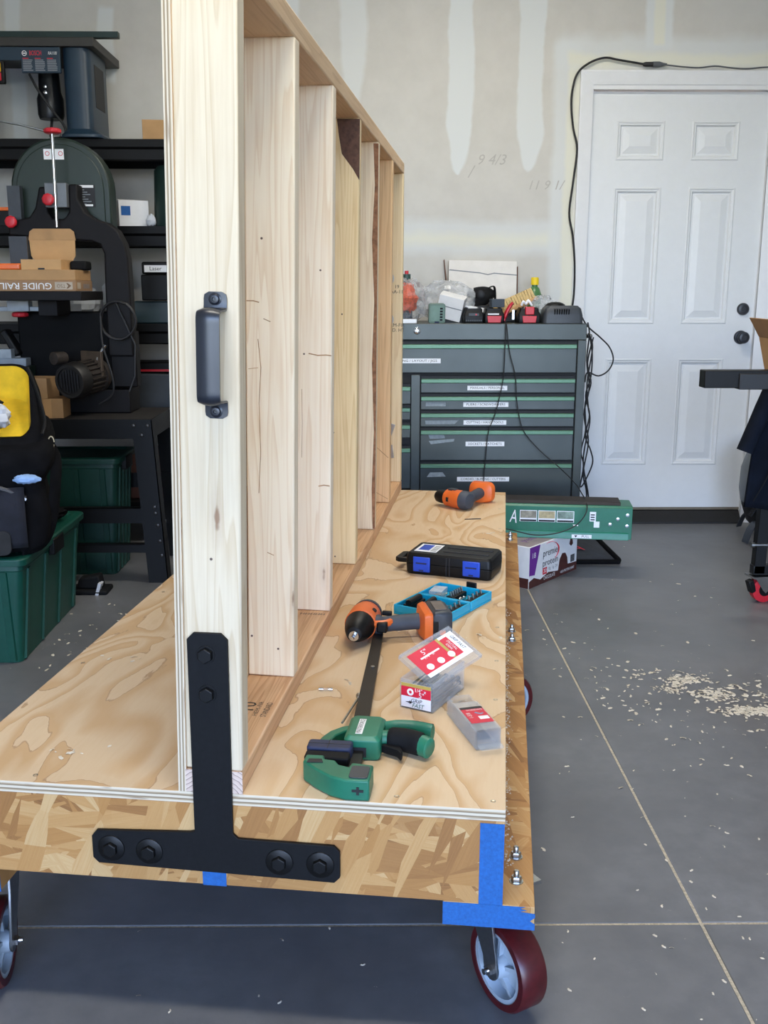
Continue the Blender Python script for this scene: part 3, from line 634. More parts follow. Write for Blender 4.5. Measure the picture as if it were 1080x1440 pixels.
for i, (a, c, t_, w_, z_, lx) in enumerate(RD):
    d = drawer(8.7, 36.55, a, c, (t_, w_, z_), lx)
    if i == 1: B().box(o_(9.6), o_(13.2), .02, .06, 26.05, 26.75).done('label_residue', M['torn'], d, smooth=0)
    if i == 2: B().prism([(o_(9.6),22.75),(o_(14.9),22.8),(o_(15.6),23.5),(o_(9.5),23.45)], .02, .06, 'y').done('label_residue', M['torn'], d, smooth=0)
    if i == 3:
        B().prism([(o_(10.4),20.1),(o_(13.2),20.2),(o_(13.0),20.8),(o_(10.1),20.9)], .02, .06, 'y').done('label_residue', M['torn'], d, smooth=0)
        B().prism([(o_(10.6),19.1),(o_(14.8),19.6),(o_(14.9),20.1),(o_(10.2),19.7)], .02, .06, 'y').done('label_residue', M['torn'], d, smooth=0)
    if i == 4: B().prism([(o_(9.9),13.0),(o_(13.4),13.1),(o_(12.8),13.9),(o_(10.5),13.85)], .02, .06, 'y').done('label_residue', M['torn'], d, smooth=0)
for a, c, op in ((26.6,30.3,1.2),(23.6,26.4,0),(20.4,23.3,.6),(11.2,19.2,1.6),(6.9,10.9,0)): drawer(-12.3, 6.8, a, c, None, None, None, op)
lk = B().lathe([(.01,0),(.62,0),(.62,-.12),(.5,-.2),(.01,-.2)], (o_(7.9),0,39.5), (0,1,0)).box(o_(7.9)-.28,o_(7.9)+.28,-.24,-.2,39.44,39.56).done('chest_lock', M['chrome'], ch)
for x_ in (cx0+3, cx1-3):
    for y_ in (3, 15.5):
        B().lathe([(.01,-.75),(2,-.75),(2.1,-.5),(2.1,.5),(2,.75),(.01,.75)], (x_, y_, 2.1), (1,0,0)).box(x_-1.2,x_+1.2,y_-1.3,y_+1.3,4.2,5.0).box(x_-1.1,x_-.85,y_-.9,y_+.9,2.1,4.3).box(x_+.85,x_+1.1,y_-.9,y_+.9,2.1,4.3).done('chest_caster', M['black_plastic'], ch)
B().sweep([(cx1,4.6,38.4),(cx1+1.6,4.6,38.4),(cx1+1.6,13,38.4),(cx1,13,38.4)], .42, 12).done('side_push_handle', M['chrome'], ch)
T = 40.8   # chest top
# ---------- things lying on the chest
b = thing('cordless_charger', 'grey slotted battery charger on the corner of the tool chest', 'charger', (34.2, 185.6, T))
B().loft([[(x_,y_,z_) for x_,y_ in rrect(-3.6+a,3.6-a,-2.6+a*.6,2.6-a*.6,.7)] for z_,a in ((0,0),(1.4,.05),(2.6,.35),(3.1,.9))]).done('housing', M['dark_plastic'], b, bevel=.05)
for k in range(7): B().obox((-1.6+k*.42, -2.5, 1.9), (.2, .3, 1.3), (18,0,0)).done('vent_slot', M['black_plastic'], b)
B().ell((-1.0,.6,2.9), (1.9,1.5,.9), 14, 8).done('battery_dock', M['black_plastic'], b)
def battery(x, y, lab, led=0, rz=0, face=None, tab=True, wd=3.6):
    t = thing('battery_pack', lab, 'battery', (x, y, T), rz, 'cordless batteries on the tool chest')
    B().loft([[(a_,c_,z_) for a_,c_ in rrect(-wd/2+i_,wd/2-i_,-2.3+i_,2.3-i_,.3)] for z_,i_ in ((0,.1),(.3,0),(1.6,0),(2.0,.25),(2.55,.3))]).done('case', M['black_plastic'], t)
    B().box(-wd/2+.5,-wd/2+.75,-2.2,2.2,2.5,2.75).box(wd/2-.75,wd/2-.5,-2.2,2.2,2.5,2.75).done('slide_rail', M['black_plastic'], t)
    if face: B().prism([(-1.15,.1),(1.15,.1),(1.3,1.3),(-1.3,1.3)], -2.38, -2.2, 'y').done('release_button', M['red'], t, bevel=.06)
    return t
b1 = battery(18.2, 186.2, 'plain black battery pack beside the small white carton')
B().box(-.9,.9,-2.34,-2.25,1.3,1.75).done('gauge_panel', M['dark_plastic'], b1); B().box(.25,.55,-2.38,-2.3,1.4,1.65).done('gauge_light', M['red'], b1)
for k in range(8): B().box(-1.45+k*.38,-1.2+k*.38,-2.36,-2.2,.35,.6).done('cooling_fin', M['dark_plastic'], b1)
b2 = battery(21.9, 186.2, 'black battery with a red button below the small dark box', face=1)
B().box(-1.2,.8,-2.36,-2.2,1.5,1.72).done('brand_plate', M['label_white'], b2)
b3 = battery(28.2, 186.0, 'black battery with stacked red latches beside the grey charger', face=1, wd=4.0)
B().box(-.8,.8,-2.5,-1.2,1.5,2.9).done('latch', M['red'], b3, bevel=.12)
b = thing('utility_knife', 'red handled utility knife standing between two batteries', 'knife', (24.6, 186, T))
B().sweep(smoothpts([(-.7,0,.35),(-.5,0,1.2),(-.1,0,2.2),(.5,0,3.2),(.9,0,3.6)]), [.5]*5+[.62]*8+[.6]*6+[.5]*5+[.35], 10, flat=(.6,1)).done('handle', M['red'], b)
B().box(.75,1.15,-.12,.12,.6,2.3).done('blade_slider', M['zinc'], b)
b = tag(B().box(-1.2,1.2,-1,1,0,1.5).done('small_box', plain('slate_card', '39434d', .6), loc=(22.7,187.4,T+2.75), rot=(0,0,8), bevel=.08), 'small slate coloured box on top of a battery', 'box')
# white carton (closed) and a second carton behind
def carton(name, lab, x, y, z, dx, dy, dz, rot, mat, group=None):
    t = thing(name, lab, 'box', (x,y,z), rot=rot)
    B().box(-dx/2,dx/2,-dy/2,dy/2,0,dz).done('box_body', mat, t, bevel=.04)
    B().box(-dx/2-.01,dx/2+.01,-.5,.5,dz-.02,dz+.02).done('tape_seam', mat, t)
    B().box(-dx/2+.05,dx/2-.05,-dy/2-.02,-dy/2,dz*.52,dz*.56).done('flap_seam', M['ink_grey'], t)
    return t
carton('white_carton', 'small white gift carton lying in front of the bubble wrap', 14.0, 188.2, T+.9, 4.6, 3.2, 4.2, (12, 14, -12), M['white_card'])
B().box(-2.5,2.5,-1.2,1.2,0,1).done('support_block', M['black_plastic'], None, loc=(14.2,188.6,T)); tag(bpy.data.objects['support_block'], 'flat black case under the small white carton', 'case')
carton('white_carton', 'low white carton tilted behind the plain black battery', 19.2, 190.6, T+.35, 6.0, 3.2, 2.4, (0, 9, -6), M['white_card'])
t = thing('flat_white_box', 'flat white cardboard mailer leaning on the back wall above the chest', 'box', (21.2, 199.2, T+3.2), rot=(-13, 1, 0))
B().box(-6.6,6.6,-.9,.9,0,8.2).done('box_body', plain('worn_white_card', 'dcd8d2', .8, var=.05, scale=.5), t, bevel=.06)
B().prism([(-6.6,6.2),(-6.4,6.4),(-.5,5.9),(1,5.6),(2.2,5.9),(6.6,5.6),(6.6,5.4),(2.2,5.7),(1,5.4),(-.5,5.7)], -.93, -.9, 'y').done('tuck_flap_line', M['ink_grey'], t, smooth=0)
B().obox((6.75,0,3.6),(.12,1.9,7.2)).obox((-7.0,.2,4.4),(.12,1.6,8.0),(0,-7,0)).done('dust_flap', plain('brown_flap', '6b4a3a', .8), t)
B().box(-9.5,7,-5,5,0,3.1).done('storage_case', M['black_plastic'], None, loc=(21.2,196,T), bevel=.2); tag(bpy.data.objects['storage_case'], 'low black case holding up the leaning white mailer', 'case')
def crumple(name, lab, cat, c, r, mat, jit, seed, n=18, m=12, parts=None, z0=0):
    o = B().ell((0,0,r[2]), r, n, m, jit, seed).done(name, mat, loc=c, smooth=20)
    return tag(o, lab, cat)
crumple('bubble_wrap_bag', 'crumpled clear bubble wrap heaped on the chest by the white mailer', 'plastic wrap', (13.8, 191.8, T+.2), (5.6,2.6,3.6), M['film'], .28, 5, 26, 16)
crumple('plastic_bag', 'clear plastic bag with orange contents next to the stud wall', 'bag', (6.6, 187.0, T), (3.2,2.8,3.9), M['thin_film'], .35, 9, 22, 14)
crumple('orange_cord_bundle', 'tangled orange netting inside the clear plastic bag', 'netting', (6.2, 187.2, T+1.8), (2.0,1.7,2.6), plain('orange_net', 'd8531f', .6, var=.4, scale=3, bump=.8, bscale=5), .35, 4, 16, 10)
crumple('plastic_bag', 'small crushed clear bag between the brush and the charger', 'bag', (31.6, 188.8, T), (2.4,1.6,2.4), M['film'], .45, 12, 22, 14)
t = thing('spray_can', 'dark spray can with a red tip behind the end of the stud wall', 'can', (6.3, 191.2, T))
B().lathe([(.01,0),(1.1,0),(1.1,6.8),(.9,7.3),(.01,7.3)]).done('can', M['dark_plastic'], t); B().lathe([(.01,7.3),(.75,7.3),(.75,8.7),(.01,8.7)]).done('cap', plain('dark_green_cap','2f4a44',.5), t)
B().lathe([(.01,8.7),(.35,8.7),(.35,9.3),(.01,9.3)]).done('nozzle', M['red'], t)
t = thing('parts_case', 'small clear green case standing upright on the chest edge', 'case', (11.5, 184.2, T), rot=(6,0,4))
B().prism(rrect(-1.5,1.5,0,3.5,.4), -.5, .5, 'y').done('shell', plain('frosted_green', '5d7568', .4), t, bevel=.06)
B().prism(rrect(-1.2,1.2,.35,3.2,.3), -.55, -.5, 'y').done('window', plain('smoky_green_pane', '6f8a7b', .25), t)
for k in range(5): B().box(.5,1.0,-.62,-.54,.5+k*.5,.8+k*.5).done('bit_slot', M['black_plastic'], t)
b = B().box(-.4,.4,-.62,-.5,0,.4).done('clasp', M['navy'], t)
tag(B().obox((0,0,.35),(2.6,1.6,.7)).done('tape_roll_box', M['label_white'], None, loc=(6.6,184.3,T), bevel=.05), 'little white packet at the chest edge by the stud wall', 'packet')
# dust mask / black moulded cap
t = thing('dust_mask', 'black rubber dust mask propped on the low white carton', 'mask', (20.6, 192.2, T+2.6))
rings = []
for i in range(9):
    s_ = i/8; rr_ = 2.4*math.sqrt(max(.03, 1-(s_*1.02-.05)**2*.9)); 
    rings.append([(-1.6+s_*3.6 + .2*math.sin(j), rr_*.75*math.cos(2*math.pi*j/16), 1.6+s_*.9 + rr_*.85*math.sin(2*math.pi*j/16)) for j in range(16)])
B().loft(rings).done('face_piece', M['rubber'], t, smooth=60)
B().lathe([(.01,0),(.8,0),(.8,-.4),(.5,-.5),(.01,-.5)], (-.6,-1.6,2.4), (.1,1,0)).done('valve', M['black_plastic'], t)
B().sweep(smoothpts([(.9,-1.2,3.6),(1.9,-1.0,3.9),(2.2,-.6,2.8),(2.3,-.4,.9)]), .3, 6, flat=(.4,1)).done('strap', M['rubber'], t)
B().box(-2.9,-1.9,-.6,.6,1.9,3.0).done('cartridge_stub', M['black_plastic'], t, bevel=.1)
# bench brush
t = thing('bench_brush', 'tan bristle bench brush with a wooden back slanting across the chest', 'brush', (26.9, 190.4, T+2.3), rot=(0,-24,0))
B().loft([[(x_,y_,z_) for y_,z_ in rrect(-.55,.55,0,.9,.25)] for x_ in (-4.2,-3.9,3.9,4.2)]).done('wood_back', M['cardboard_in'], t, bevel=.05)
brm = plain('tan_bristle', 'd6b77c', .8, var=.2, scale=3)
for k in range(15): B().obox((-3.7+k*.52,0,1.75),(.46,.95,1.8),(0,random.uniform(-4,4),0)).done('bristle_tuft', brm, t)
B().box(-5.4,-4.0,-.4,.4,.1,.8).done('brush_handle', M['cardboard_in'], t, bevel=.2)
tag(B().box(-4.0,2.2,-1.3,1.3,0,1.2).done('flat_case', M['black_plastic'], None, loc=(25.2,191,T), bevel=.15), 'flat black case under the bench brush', 'case')
t = thing('squeeze_bottle', 'green bottle with a yellow cap behind the brush', 'bottle', (30.8, 195.5, T))
B().lathe([(.01,0),(1.25,0),(1.3,.3),(1.3,5.0),(.9,6.2),(.55,6.5),(.55,6.8),(.01,6.8)]).done('bottle_body', plain('green_bottle','4c7a4a',.3), t); B().lathe([(.01,6.8),(.75,6.8),(.75,8.0),(.65,8.2),(.01,8.2)]).done('cap', M['yellow'], t)
tag(B().sweep(smoothpts([(-.9,0,.2),(-.6,-.2,.9),(-.1,0,.5),(.3,.1,1.1),(.7,-.1,.6),(1,0,.2)]), .22, 8).done('white_clip', M['label_white'], None, loc=(27.9,185.9,T+2.9)), 'curled white zip tie on the battery with stacked red latches', 'zip tie')
# charger leads that hang down the chest front
def cable(name, lab, pts, r=.13, mat='cord', k=8, grp=None):
    o = B().sweep(smoothpts(pts, k), r, 8).done(name, M[mat]); return tag(o, lab, 'cord', grp)
cable('charging_lead', 'thin black lead hanging down the drawers to the orange drill end', [(23.6,186,T+.2),(23.75,183,T+.15),(23.7,181.4,T-.3),(23.6,181.2,37),(23.4,181.2,31),(22.2,181.2,25),(21.0,181.2,21.5),(20.6,181.2,17),(20.3,181.1,12),(20.4,180.9,9),(20.8,180.6,4)], .09)
cable('charging_lead', 'thin black lead draping across the drawers and over the green steel box', [(24.0,186,T+.2),(23.85,183,T+.15),(23.8,181.3,T-.3),(24.4,181.2,36),(25.6,181.2,31.5),(26.0,181.2,27),(27.2,181.0,22),(30,180.2,18.5),(33.4,177,15.6),(35.0,171,14.0),(35.2,166,13.2),(34.9,160.2,12.6),(34.3,158.2,11.2),(32.6,158.05,9.3),(29.5,158.05,8.1),(26,158.05,7.9),(22,158.05,8.8),(18,158.1,9.4)], .09)
# tangle beside the chest
rnd = random.Random(3)
SIDE = [[(39.2,186,40.9),(39.6,186,38.6),(39.4,186.4,34),(40.0,186,29),(39.3,186.2,24),(40.3,186,19),(39.6,186,13),(40.4,186,9),(40.6,186,1.2)],
        [(39.9,186.5,38.0),(40.4,186.5,35),(40.3,186.4,31),(39.5,186.4,27.5),(40.4,186.5,24),(39.8,186.4,20),(40.9,186.4,17.2),(41.3,186.2,14.8),(40.0,186.4,11.2),(39.3,186.4,10.2)],
        [(40.6,187,38.2),(39.7,187,33.5),(40.5,187,29.8),(39.6,187,26),(39.9,187,21),(39.2,187,17),(39.8,187,14),(39.0,187,8),(38.9,187,1.2)],
        [(39.3,185.6,39),(40.2,185.6,36.4),(39.5,185.7,30),(39.9,185.6,25.5),(40.3,185.6,22.6),(39.4,185.6,15.5),(40.7,185.6,8.5),(41.2,185.6,1.2)]]
for i, p in enumerate(SIDE):
    cable('charger_cable', ('black cord hanging straight from the chest corner to the floor', 'black cord looping back under the chest side', 'black cord twisting close against the chest side', 'black cord strand swinging widest below the chest handle')[i], [(x_, y_, z_) for x_, y_, z_ in p], .14, 'cord', 6, 'cords hanging beside the chest')
cable('charger_cable', 'black cord loop bulging out over the white door', [(38.2,187,T+1.2),(39.2,186,40.2),(41.6,186,38.2),(43.4,186,36.4),(44.2,186,34.2),(43.4,186,32.2),(41.6,186,31.2),(39.6,186.2,31.8),(39.2,186.2,30)], .14, 'cord', 6)
ec = thing('extension_cord', 'black extension cord running up the wall and over the door casing', 'cord', (39.3, 200.9, T))
B().sweep(smoothpts([(x_-39.3, -.3-.1*(i%2), z_-T) for i, (x_, z_) in enumerate([(38.9,42.0),(39.3,46),(39.2,52),(38.6,57),(37.8,61.1),(38.3,67),(38.8,72.8),(37.9,76.5),(37.4,80.4),(37.5,83.5),(38.4,86.3),(40.5,88.0),(43.3,88.9),(46,88.5),(50.7,87.8)])], 6), .2, 8).done('black_cable', M['cord'], ec)
B().lathe([(.01,0),(.3,.0),(.42,.4),(.45,1.8),(.01,1.8)], (50.5-39.3,-.45,87.75-T), (1,0,0), n=12).done('plug', M['cord'], ec)
B().lathe([(.01,0),(.5,0),(.52,1.2),(.3,1.9),(.2,2.6),(.01,2.6)], (52.3-39.3,-.45,87.75-T), (1,0,0), n=12).done('socket', M['cord_grey'], ec)
B().sweep(smoothpts([(x_-39.3, -.42, z_-T) for x_, z_ in [(54.5,87.7),(58,87.35),(61,87.2),(64,87.5),(67,87.2),(70,87.05),(74,87.35),(80,87.2),(90,87.3),(110,87.3)]], 5), .14, 8).done('grey_cable', M['cord_grey'], ec)

# ================================================================ things lying on the deck
CA = R(-7.363)
def onDeck(u, v, w_=0): return (-7.93 + u*math.cos(CA) - v*math.sin(CA), 55.94 + u*math.sin(CA) + v*math.cos(CA), CZ + w_)
def dthing(name, label, cat, u, v, ang=0, w_=0, group=None, rot=None):
    t = thing(name, label, cat, onDeck(u, v, w_), -7.363 + ang, group)
    if rot: t.rotation_euler = (R(rot[0]), R(rot[1]), R(-7.363 + ang))
    return t
# ---- green bar clamp (built around deck point 6.9, 6)
t = dthing('bar_clamp', 'green quick-grip bar clamp with black pads near the front of the deck', 'clamp', 0, 0, 0, .03)
B().loft([[(5.75+ .0,.9,.35),(6.95,.9,.35),(6.95,.9,.72),(5.75,.9,.72)], [(5.35-1.0,28.6,.3),(5.35-.15,28.6,.3),(5.35-.15,28.6,.6),(4.35,28.6,.6)]]).done('steel_bar', plain('dark_clamp_bar', '2b2825', .45, .6, var=.15), t, bevel=.04)
B().lathe([(.01,0),(.16,0),(.16,.06),(.01,.06)], (5.35,20.2,.66), n=10).done('bar_rivet', M['zinc'], t)
fj = B().prism([(3.35,3.1),(3.3,2.2),(4.2,1.25),(5.3,.35),(6.3,-.05),(7.75,.0),(7.75,2.1),(6.35,2.3),(6.25,1.7),(5.6,1.95),(5.3,2.5),(4.6,2.6),(4.5,3.1)], 0, 1.35).done('fixed_jaw', M['green'], t, bevel=.12)
B().prism(rrect(6.45,7.6,.2,1.75,.2), 1.35, 1.42).done('end_cap_pad', M['dark_plastic'], fj, bevel=.03)
B().box(6.7,7.4,-.09,-.04,.6,.75).box(6.97,7.13,-.09,-.04,.42,.92).done('cross_slot', M['ink'], fj)
B().prism([(3.6,1.9),(4.6,2.0),(4.45,2.45),(3.65,2.4)], 1.36, 1.4).done('jaw_recess', M['ink'], fj)
B().prism(rrect(3.2,6.05,2.9,3.9,.2), .05, 1.25).done('jaw_pad', M['rubber'], t, bevel=.1)
p2 = B().prism(rrect(3.15,6.05,4.0,5.25,.25), .02, 1.4).done('jaw_pad', M['navy'], t, bevel=.12)
B().box(3.2,6.0,4.58,4.62,1.36,1.42).box(4.5,4.54,4.0,5.2,1.36,1.42).done('pad_groove', M['ink'], p2)
am = B().prism([(3.5,5.2),(3.7,6.5),(4.1,7.5),(4.8,8.3),(5.7,8.8),(5.7,8.1),(5.1,7.6),(4.6,6.9),(4.4,6.2),(5.7,5.9),(5.7,5.4)], .15, .95).done('curved_arm', M['green'], t, bevel=.1)
bd = B().loft([[(a_,c_,z_) for a_,c_ in rrect(5.35+i_,7.75-i_,5.3+i_,8.95-i_,.3)] for z_,i_ in ((.0,.1),(.2,0),(1.35,0),(1.6,.25))]).done('slider_body', M['green'], t, bevel=.04)
B().box(5.75,6.85,5.24,5.34,.25,.9).done('bar_slot', M['ink'], bd)
B().box(6.05,6.5,5.85,8.15,1.6,1.615).done('brand_plate', M['ink_white'], bd); text('MASTERFORCE', M['ink'], bd, (6.27,7.0,1.625), (0,0,88), .3, width=2.1)
gp = B().sweep(smoothpts([(7.6,7.0,.75),(8.4,7.0,.8),(9.4,6.7,.85),(10.4,6.2,.85),(10.95,5.85,.8)],5), [.62]*5+[.72]*5+[.75]*5+[.72]*5+[.6], 12, flat=(1,.85)).done('grip', M['green'], t)
B().sweep(smoothpts([(8.2,7.02,.8),(9.4,6.72,.88),(10.4,6.22,.88)],5), [.7]+[.78]*9+[.72], 12, flat=(1.03,.88)).done('rubber_sleeve', M['rubber'], gp)
B().sweep(smoothpts([(7.5,8.3,.8),(8.4,8.7,.8),(9.6,8.75,.8),(10.95,8.35,.8)],5), [.6]*5+[.62]*5+[.6]*5+[.55], 10, flat=(1,.7)).done('squeeze_handle', M['green'], t)
B().sweep(smoothpts([(8.2,9.05,.95),(9.6,9.1,.98),(10.9,8.75,.95)],5), .28, 8).done('handle_inlay', M['rubber'], t)
B().prism([(7.7,6.2),(8.2,5.9),(8.8,5.6),(9.15,5.0),(9.2,5.5),(9.0,6.1),(8.3,6.6)], .2, .75).done('release_lever', M['rubber'], t, bevel=.06)
# long screw leaning on the clamp
t = dthing('wood_screw', 'single long grey screw leaning against the clamp', 'screw', 4.7, 8.9, 0, .2)
B().sweep([(0,0,.75),(.28,6.0,.12)], .085, 8).done('shank', M['screw'], t); B().lathe([(.01,0),(.26,0),(.22,.12),(.08,.3),(.01,.3)], (.29,6.2,.12), (-.05,-1,.1), n=14).done('screw_head', M['zinc'], t)
# ---- impact driver lying on its side
def driver_body(t): pass
t = dthing('impact_driver', 'orange and grey impact driver lying on its side over the clamp bar', 'power drill', 3.35, 27.9, -4, .0)
hz = 1.45
def yl(prof, x, z, n=24): return B().lathe(prof, (x,0,z), (0,1,0), n=n)
yl([(.01,-2.3),(.62,-2.3),(.8,-2.1),(1.12,-1.1),(1.25,-.5),(1.32,.0),(.01,.0)], -.1, hz).done('nose_boot', M['black_plastic'], t)
yl([(.01,-2.65),(.42,-2.65),(.46,-2.5),(.46,-2.05),(.01,-2.05)], -.1, hz-.1).done('hex_collet', M['chrome'], t)
yl([(.01,-3.3),(.16,-3.3),(.2,-3.15),(.14,-2.9),(.2,-2.7),(.01,-2.6)], -.1, hz-.1, 8).done('driver_bit', M['chrome'], t)
yl([(.01,0),(1.36,0),(1.42,.6),(1.42,2.2),(1.3,2.9),(1.1,3.2),(.01,3.25)], -.1, hz).done('motor_housing', M['orange'], t)
yl([(.01,3.0),(1.35,3.0),(1.3,3.5),(1.0,3.75),(.01,3.8)], -.1, hz).done('end_cap', M['dark_plastic'], t)
yl([(.01,-.05),(.95,-.05),(1.4,.1),(1.4,.3),(.01,.3)], -.1, hz).done('trim_ring', M['orange'], t)
B().lathe([(.01,0),(.22,0),(.22,.1),(.01,.1)], (.9,1.3,hz+1.0), (.6,-.1,.8), n=14).done('screw_boss', M['ink'], t)
B().sweep(smoothpts([(1.0,.9,hz-.15),(1.9,1.2,hz-.15),(3.2,1.7,hz-.1),(4.5,2.15,hz-.05),(5.3,2.4,hz-.05)],5), [.95]*4+[.76]*5+[.78]*6+[.8]*5+[.9], 14, flat=(.9,1)).done('handle', M['grey_rubber'], t)
B().sweep(smoothpts([(.9,.25,hz+.1),(1.6,.2,hz+.15),(2.1,.5,hz+.15),(2.4,1.0,hz+.15)],4), .33, 8).done('trigger_guard', M['orange'], t)
B().obox((1.85,.05,hz-.05),(.9,.8,.9)).done('trigger', M['black_plastic'], t, bevel=.15)
B().obox((1.9,2.1,hz+.55),(.85,.35,.4)).done('direction_switch', M['black_plastic'], t, bevel=.06)
dv, pv = Vector((.94,.34,0)), Vector((-.34,.94,0)); q0 = Vector((0,.15,0))
def slab(rows, r_=.35): return B().loft([[q0 + dv*x_ + pv*a_ + Vector((0,0,z_)) for a_,z_ in rrect(.45-a,.45+a,zl,hz+b_,r_)] for x_,a,zl,b_ in rows])
slab(((5.1,1.0,.3,.6),(5.35,1.8,.12,1.05),(5.8,1.95,.05,1.2),(6.05,1.9,.1,1.1))).done('battery_foot', M['orange'], t)
bt = slab(((6.0,1.65,.1,1.0),(6.25,1.85,.05,1.2),(7.4,1.9,.05,1.25),(7.8,1.7,.1,1.05)), .3).done('battery', M['dark_plastic'], t)
c_ = q0 + dv*6.9 + pv*.45
B().obox(c_+Vector((0,0,hz+1.27)),(1.0,2.4,.06),(0,0,20)).done('battery_label', plain('warm_grey_print','6d625a',.5), bt)
B().obox(q0+dv*6.2+pv*-1.3+Vector((0,0,hz-.1)),(.7,.3,1.0),(0,0,20)).done('battery_latch', M['black_plastic'], bt, bevel=.06); B().obox(q0+dv*6.9+pv*-1.44+Vector((0,0,hz-.6)),(.5,.12,.4),(0,0,20)).done('release_dot', M['orange'], bt)
# ---- drill at the far end
t = dthing('cordless_drill', 'orange cordless drill without battery at the far end of the deck', 'power drill', 9.5, 83.3, -36, .0)
def xl(prof, y, z, n=22): return B().lathe(prof, (0,y,z), (1,0,0), n=n)
dz_ = 1.35
xl([(.01,-4.2),(.6,-4.2),(.85,-3.9),(.95,-3.2),(.95,-2.6),(.8,-2.3),(.01,-2.3)], 0, dz_).done('chuck', M['black_plastic'], t)
xl([(.01,-2.4),(1.0,-2.4),(1.2,-2.2),(1.22,-1.2),(1.3,-1.1),(1.3,.6),(.01,.6)], 0, dz_).done('gear_housing', M['orange'], t)
xl([(.01,.5),(1.33,.5),(1.3,1.2),(1.05,1.7),(.6,1.85),(.01,1.9)], 0, dz_).done('motor_cap', M['grey_rubber'], t)
for y_ in (-.6,.6): B().ell((1.62,y_,dz_), (.14,.22,.6), 10, 8).done('vent_patch', M['orange'], t)
B().box(-1.9,-.6,-.4,.4,dz_+1.05,dz_+1.4).done('clutch_plate', M['dark_plastic'], t, bevel=.08)
B().obox((-1.3,-1.22,dz_),(.5,.1,.6)).done('selector', M['ink'], t)
B().sweep(smoothpts([(.4,.6,dz_),(.35,1.8,dz_),(-.1,3.6,dz_+.05),(-.6,5.4,dz_+.1)],5), [1.0]*5+[.75]*5+[.78]*5+[.85], 14).done('handle', M['grey_rubber'], t)
B().loft([[Vector((-.65,5.6,dz_)) + Vector((-.26,.965,0))*k + Vector((.965,.26,0))*a_ + Vector((0,0,c_)) for a_,c_ in rrect(-w_,w_,-1.3,h_,.95)] for k,w_,h_ in ((-.5,1.15,1.0),(-.15,1.75,1.5),(.6,1.95,1.65),(1.1,1.7,1.4))]).done('battery_foot', M['orange'], t)
B().obox((-1.0,6.75,dz_+.3),(2.2,.5,1.6),(0,0,15)).done('battery_rails', M['dark_plastic'], t)
tag(B().sweep([(-1.1,-.08,.07),(.2,0,.07),(1.1,.06,.07)], .06, 8).done('drill_bit', M['ink'], None, loc=onDeck(11.5,76.9), rot=(0,0,4)), 'thin black drill bit lying below the orange drill', 'drill bit')
# ---- black case with blue latches
t = dthing('socket_case', 'black moulded tool case with two blue latches', 'tool case', 10.3, 51.2, -13.5, 0)
hx, hy, hh = 4.75, 2.6, 2.35
lo = B().loft([[(a_,c_,z_) for a_,c_ in rrect(-hx+i_,hx-i_,-hy+i_,hy-i_,.45)] for z_,i_ in ((0,.2),(.2,.05),(1.15,0),(1.2,.06))]).done('case_base', M['black_plastic'], t, bevel=.03)
up = B().loft([[(a_,c_,z_) for a_,c_ in rrect(-hx+i_,hx-i_,-hy+i_,hy-i_,.45)] for z_,i_ in ((1.2,.06),(1.26,0),(2.1,.05),(2.35,.25))]).done('case_lid', M['black_plastic'], t, bevel=.03)
for x_ in (-2.9, 2.6):
    l_ = B().box(x_-.95,x_+.95,-hy-.16,-hy+.05,.35,2.0).done('latch', M['blue'], t, bevel=.1)
    B().box(x_-.6,x_+.6,-hy-.2,-hy-.14,1.25,1.4).box(x_-.25,x_+.25,-hy-.2,-hy-.14,.45,.6).done('latch_rib', M['navy'], l_)
for x_ in (-.15,.2): B().box(x_-.06,x_+.06,-hy-.05,-hy+.1,.1,2.1).done('mould_rib', M['ink'], lo)
B().prism(rrect(-1.0,4.1,.7,1.1,.18), 2.33, 2.42).done('lid_rib', M['ink'], up); B().prism(rrect(-1.0,4.1,-1.1,-.7,.18), 2.33, 2.42).done('lid_rib', M['ink'], up)
text('QUINN', plain('dark_grey_ink','3a3d42',.5), up, (1.8,0,2.37), (0,0,0), .5)
lb = B().box(-4.1,-1.6,-1.6,1.6,2.34,2.37).done('paper_label', M['label_white'], up)
B().box(-3.8,-2.6,-1.0,1.3,2.37,2.38).done('label_print', M['blue'], lb)
for k in range(6): B().box(-2.4,-1.75,-1.3+k*.42,-1.1+k*.42,2.37,2.38).done('label_print', M['ink_grey'], lb)
B().prism([(-hx-1.6,-1.2),(-hx-1.6,1.2),(-hx-1.2,1.5),(-hx+.2,1.5),(-hx+.2,.9),(-hx-.9,.9),(-hx-.9,-.9),(-hx+.2,-.9),(-hx+.2,-1.5),(-hx-1.2,-1.5)], .9, 1.4).done('carry_loop', M['black_plastic'], t, bevel=.08)
# ---- open cyan bit-set tray
t = dthing('bit_set_case', 'open cyan bit set case filled with black bit holders', 'bit set', 9.9, 38.5, -26, 0)
def tray(x0, x1, y0, y1):
    b = B().box(x0,x1,y0,y1,0,.18)
    for a in ((x0,x0+.18,y0,y1),(x1-.18,x1,y0,y1),(x0+.18,x1-.18,y0,y0+.18),(x0+.18,x1-.18,y1-.18,y1)): b.box(*a,.18,.95)
    return b.done('tray_half', M['teal'], t, bevel=.06)
W2, L2 = 2.6, 2.9
h1 = tray(-2.95,2.95,-4.4,-.06); h2 = tray(-2.95,2.95,.06,4.4)
def holder(par, x0, x1, y0, y1, nb_, rz_=0):
    h = B().obox(((x0+x1)/2,(y0+y1)/2,.55),(x1-x0,y1-y0,.55),(0,0,rz_)).done('bit_holder', M['black_plastic'], par, bevel=.06)
    for k in range(nb_):
        yy = y0 + (k+.5)*(y1-y0)/nb_
        B().cyl(((x0+x1)/2,yy,.75),((x0+x1)/2-.1,yy,1.25),.13,n=6).done('screwdriver_bit', M['zinc'], h)
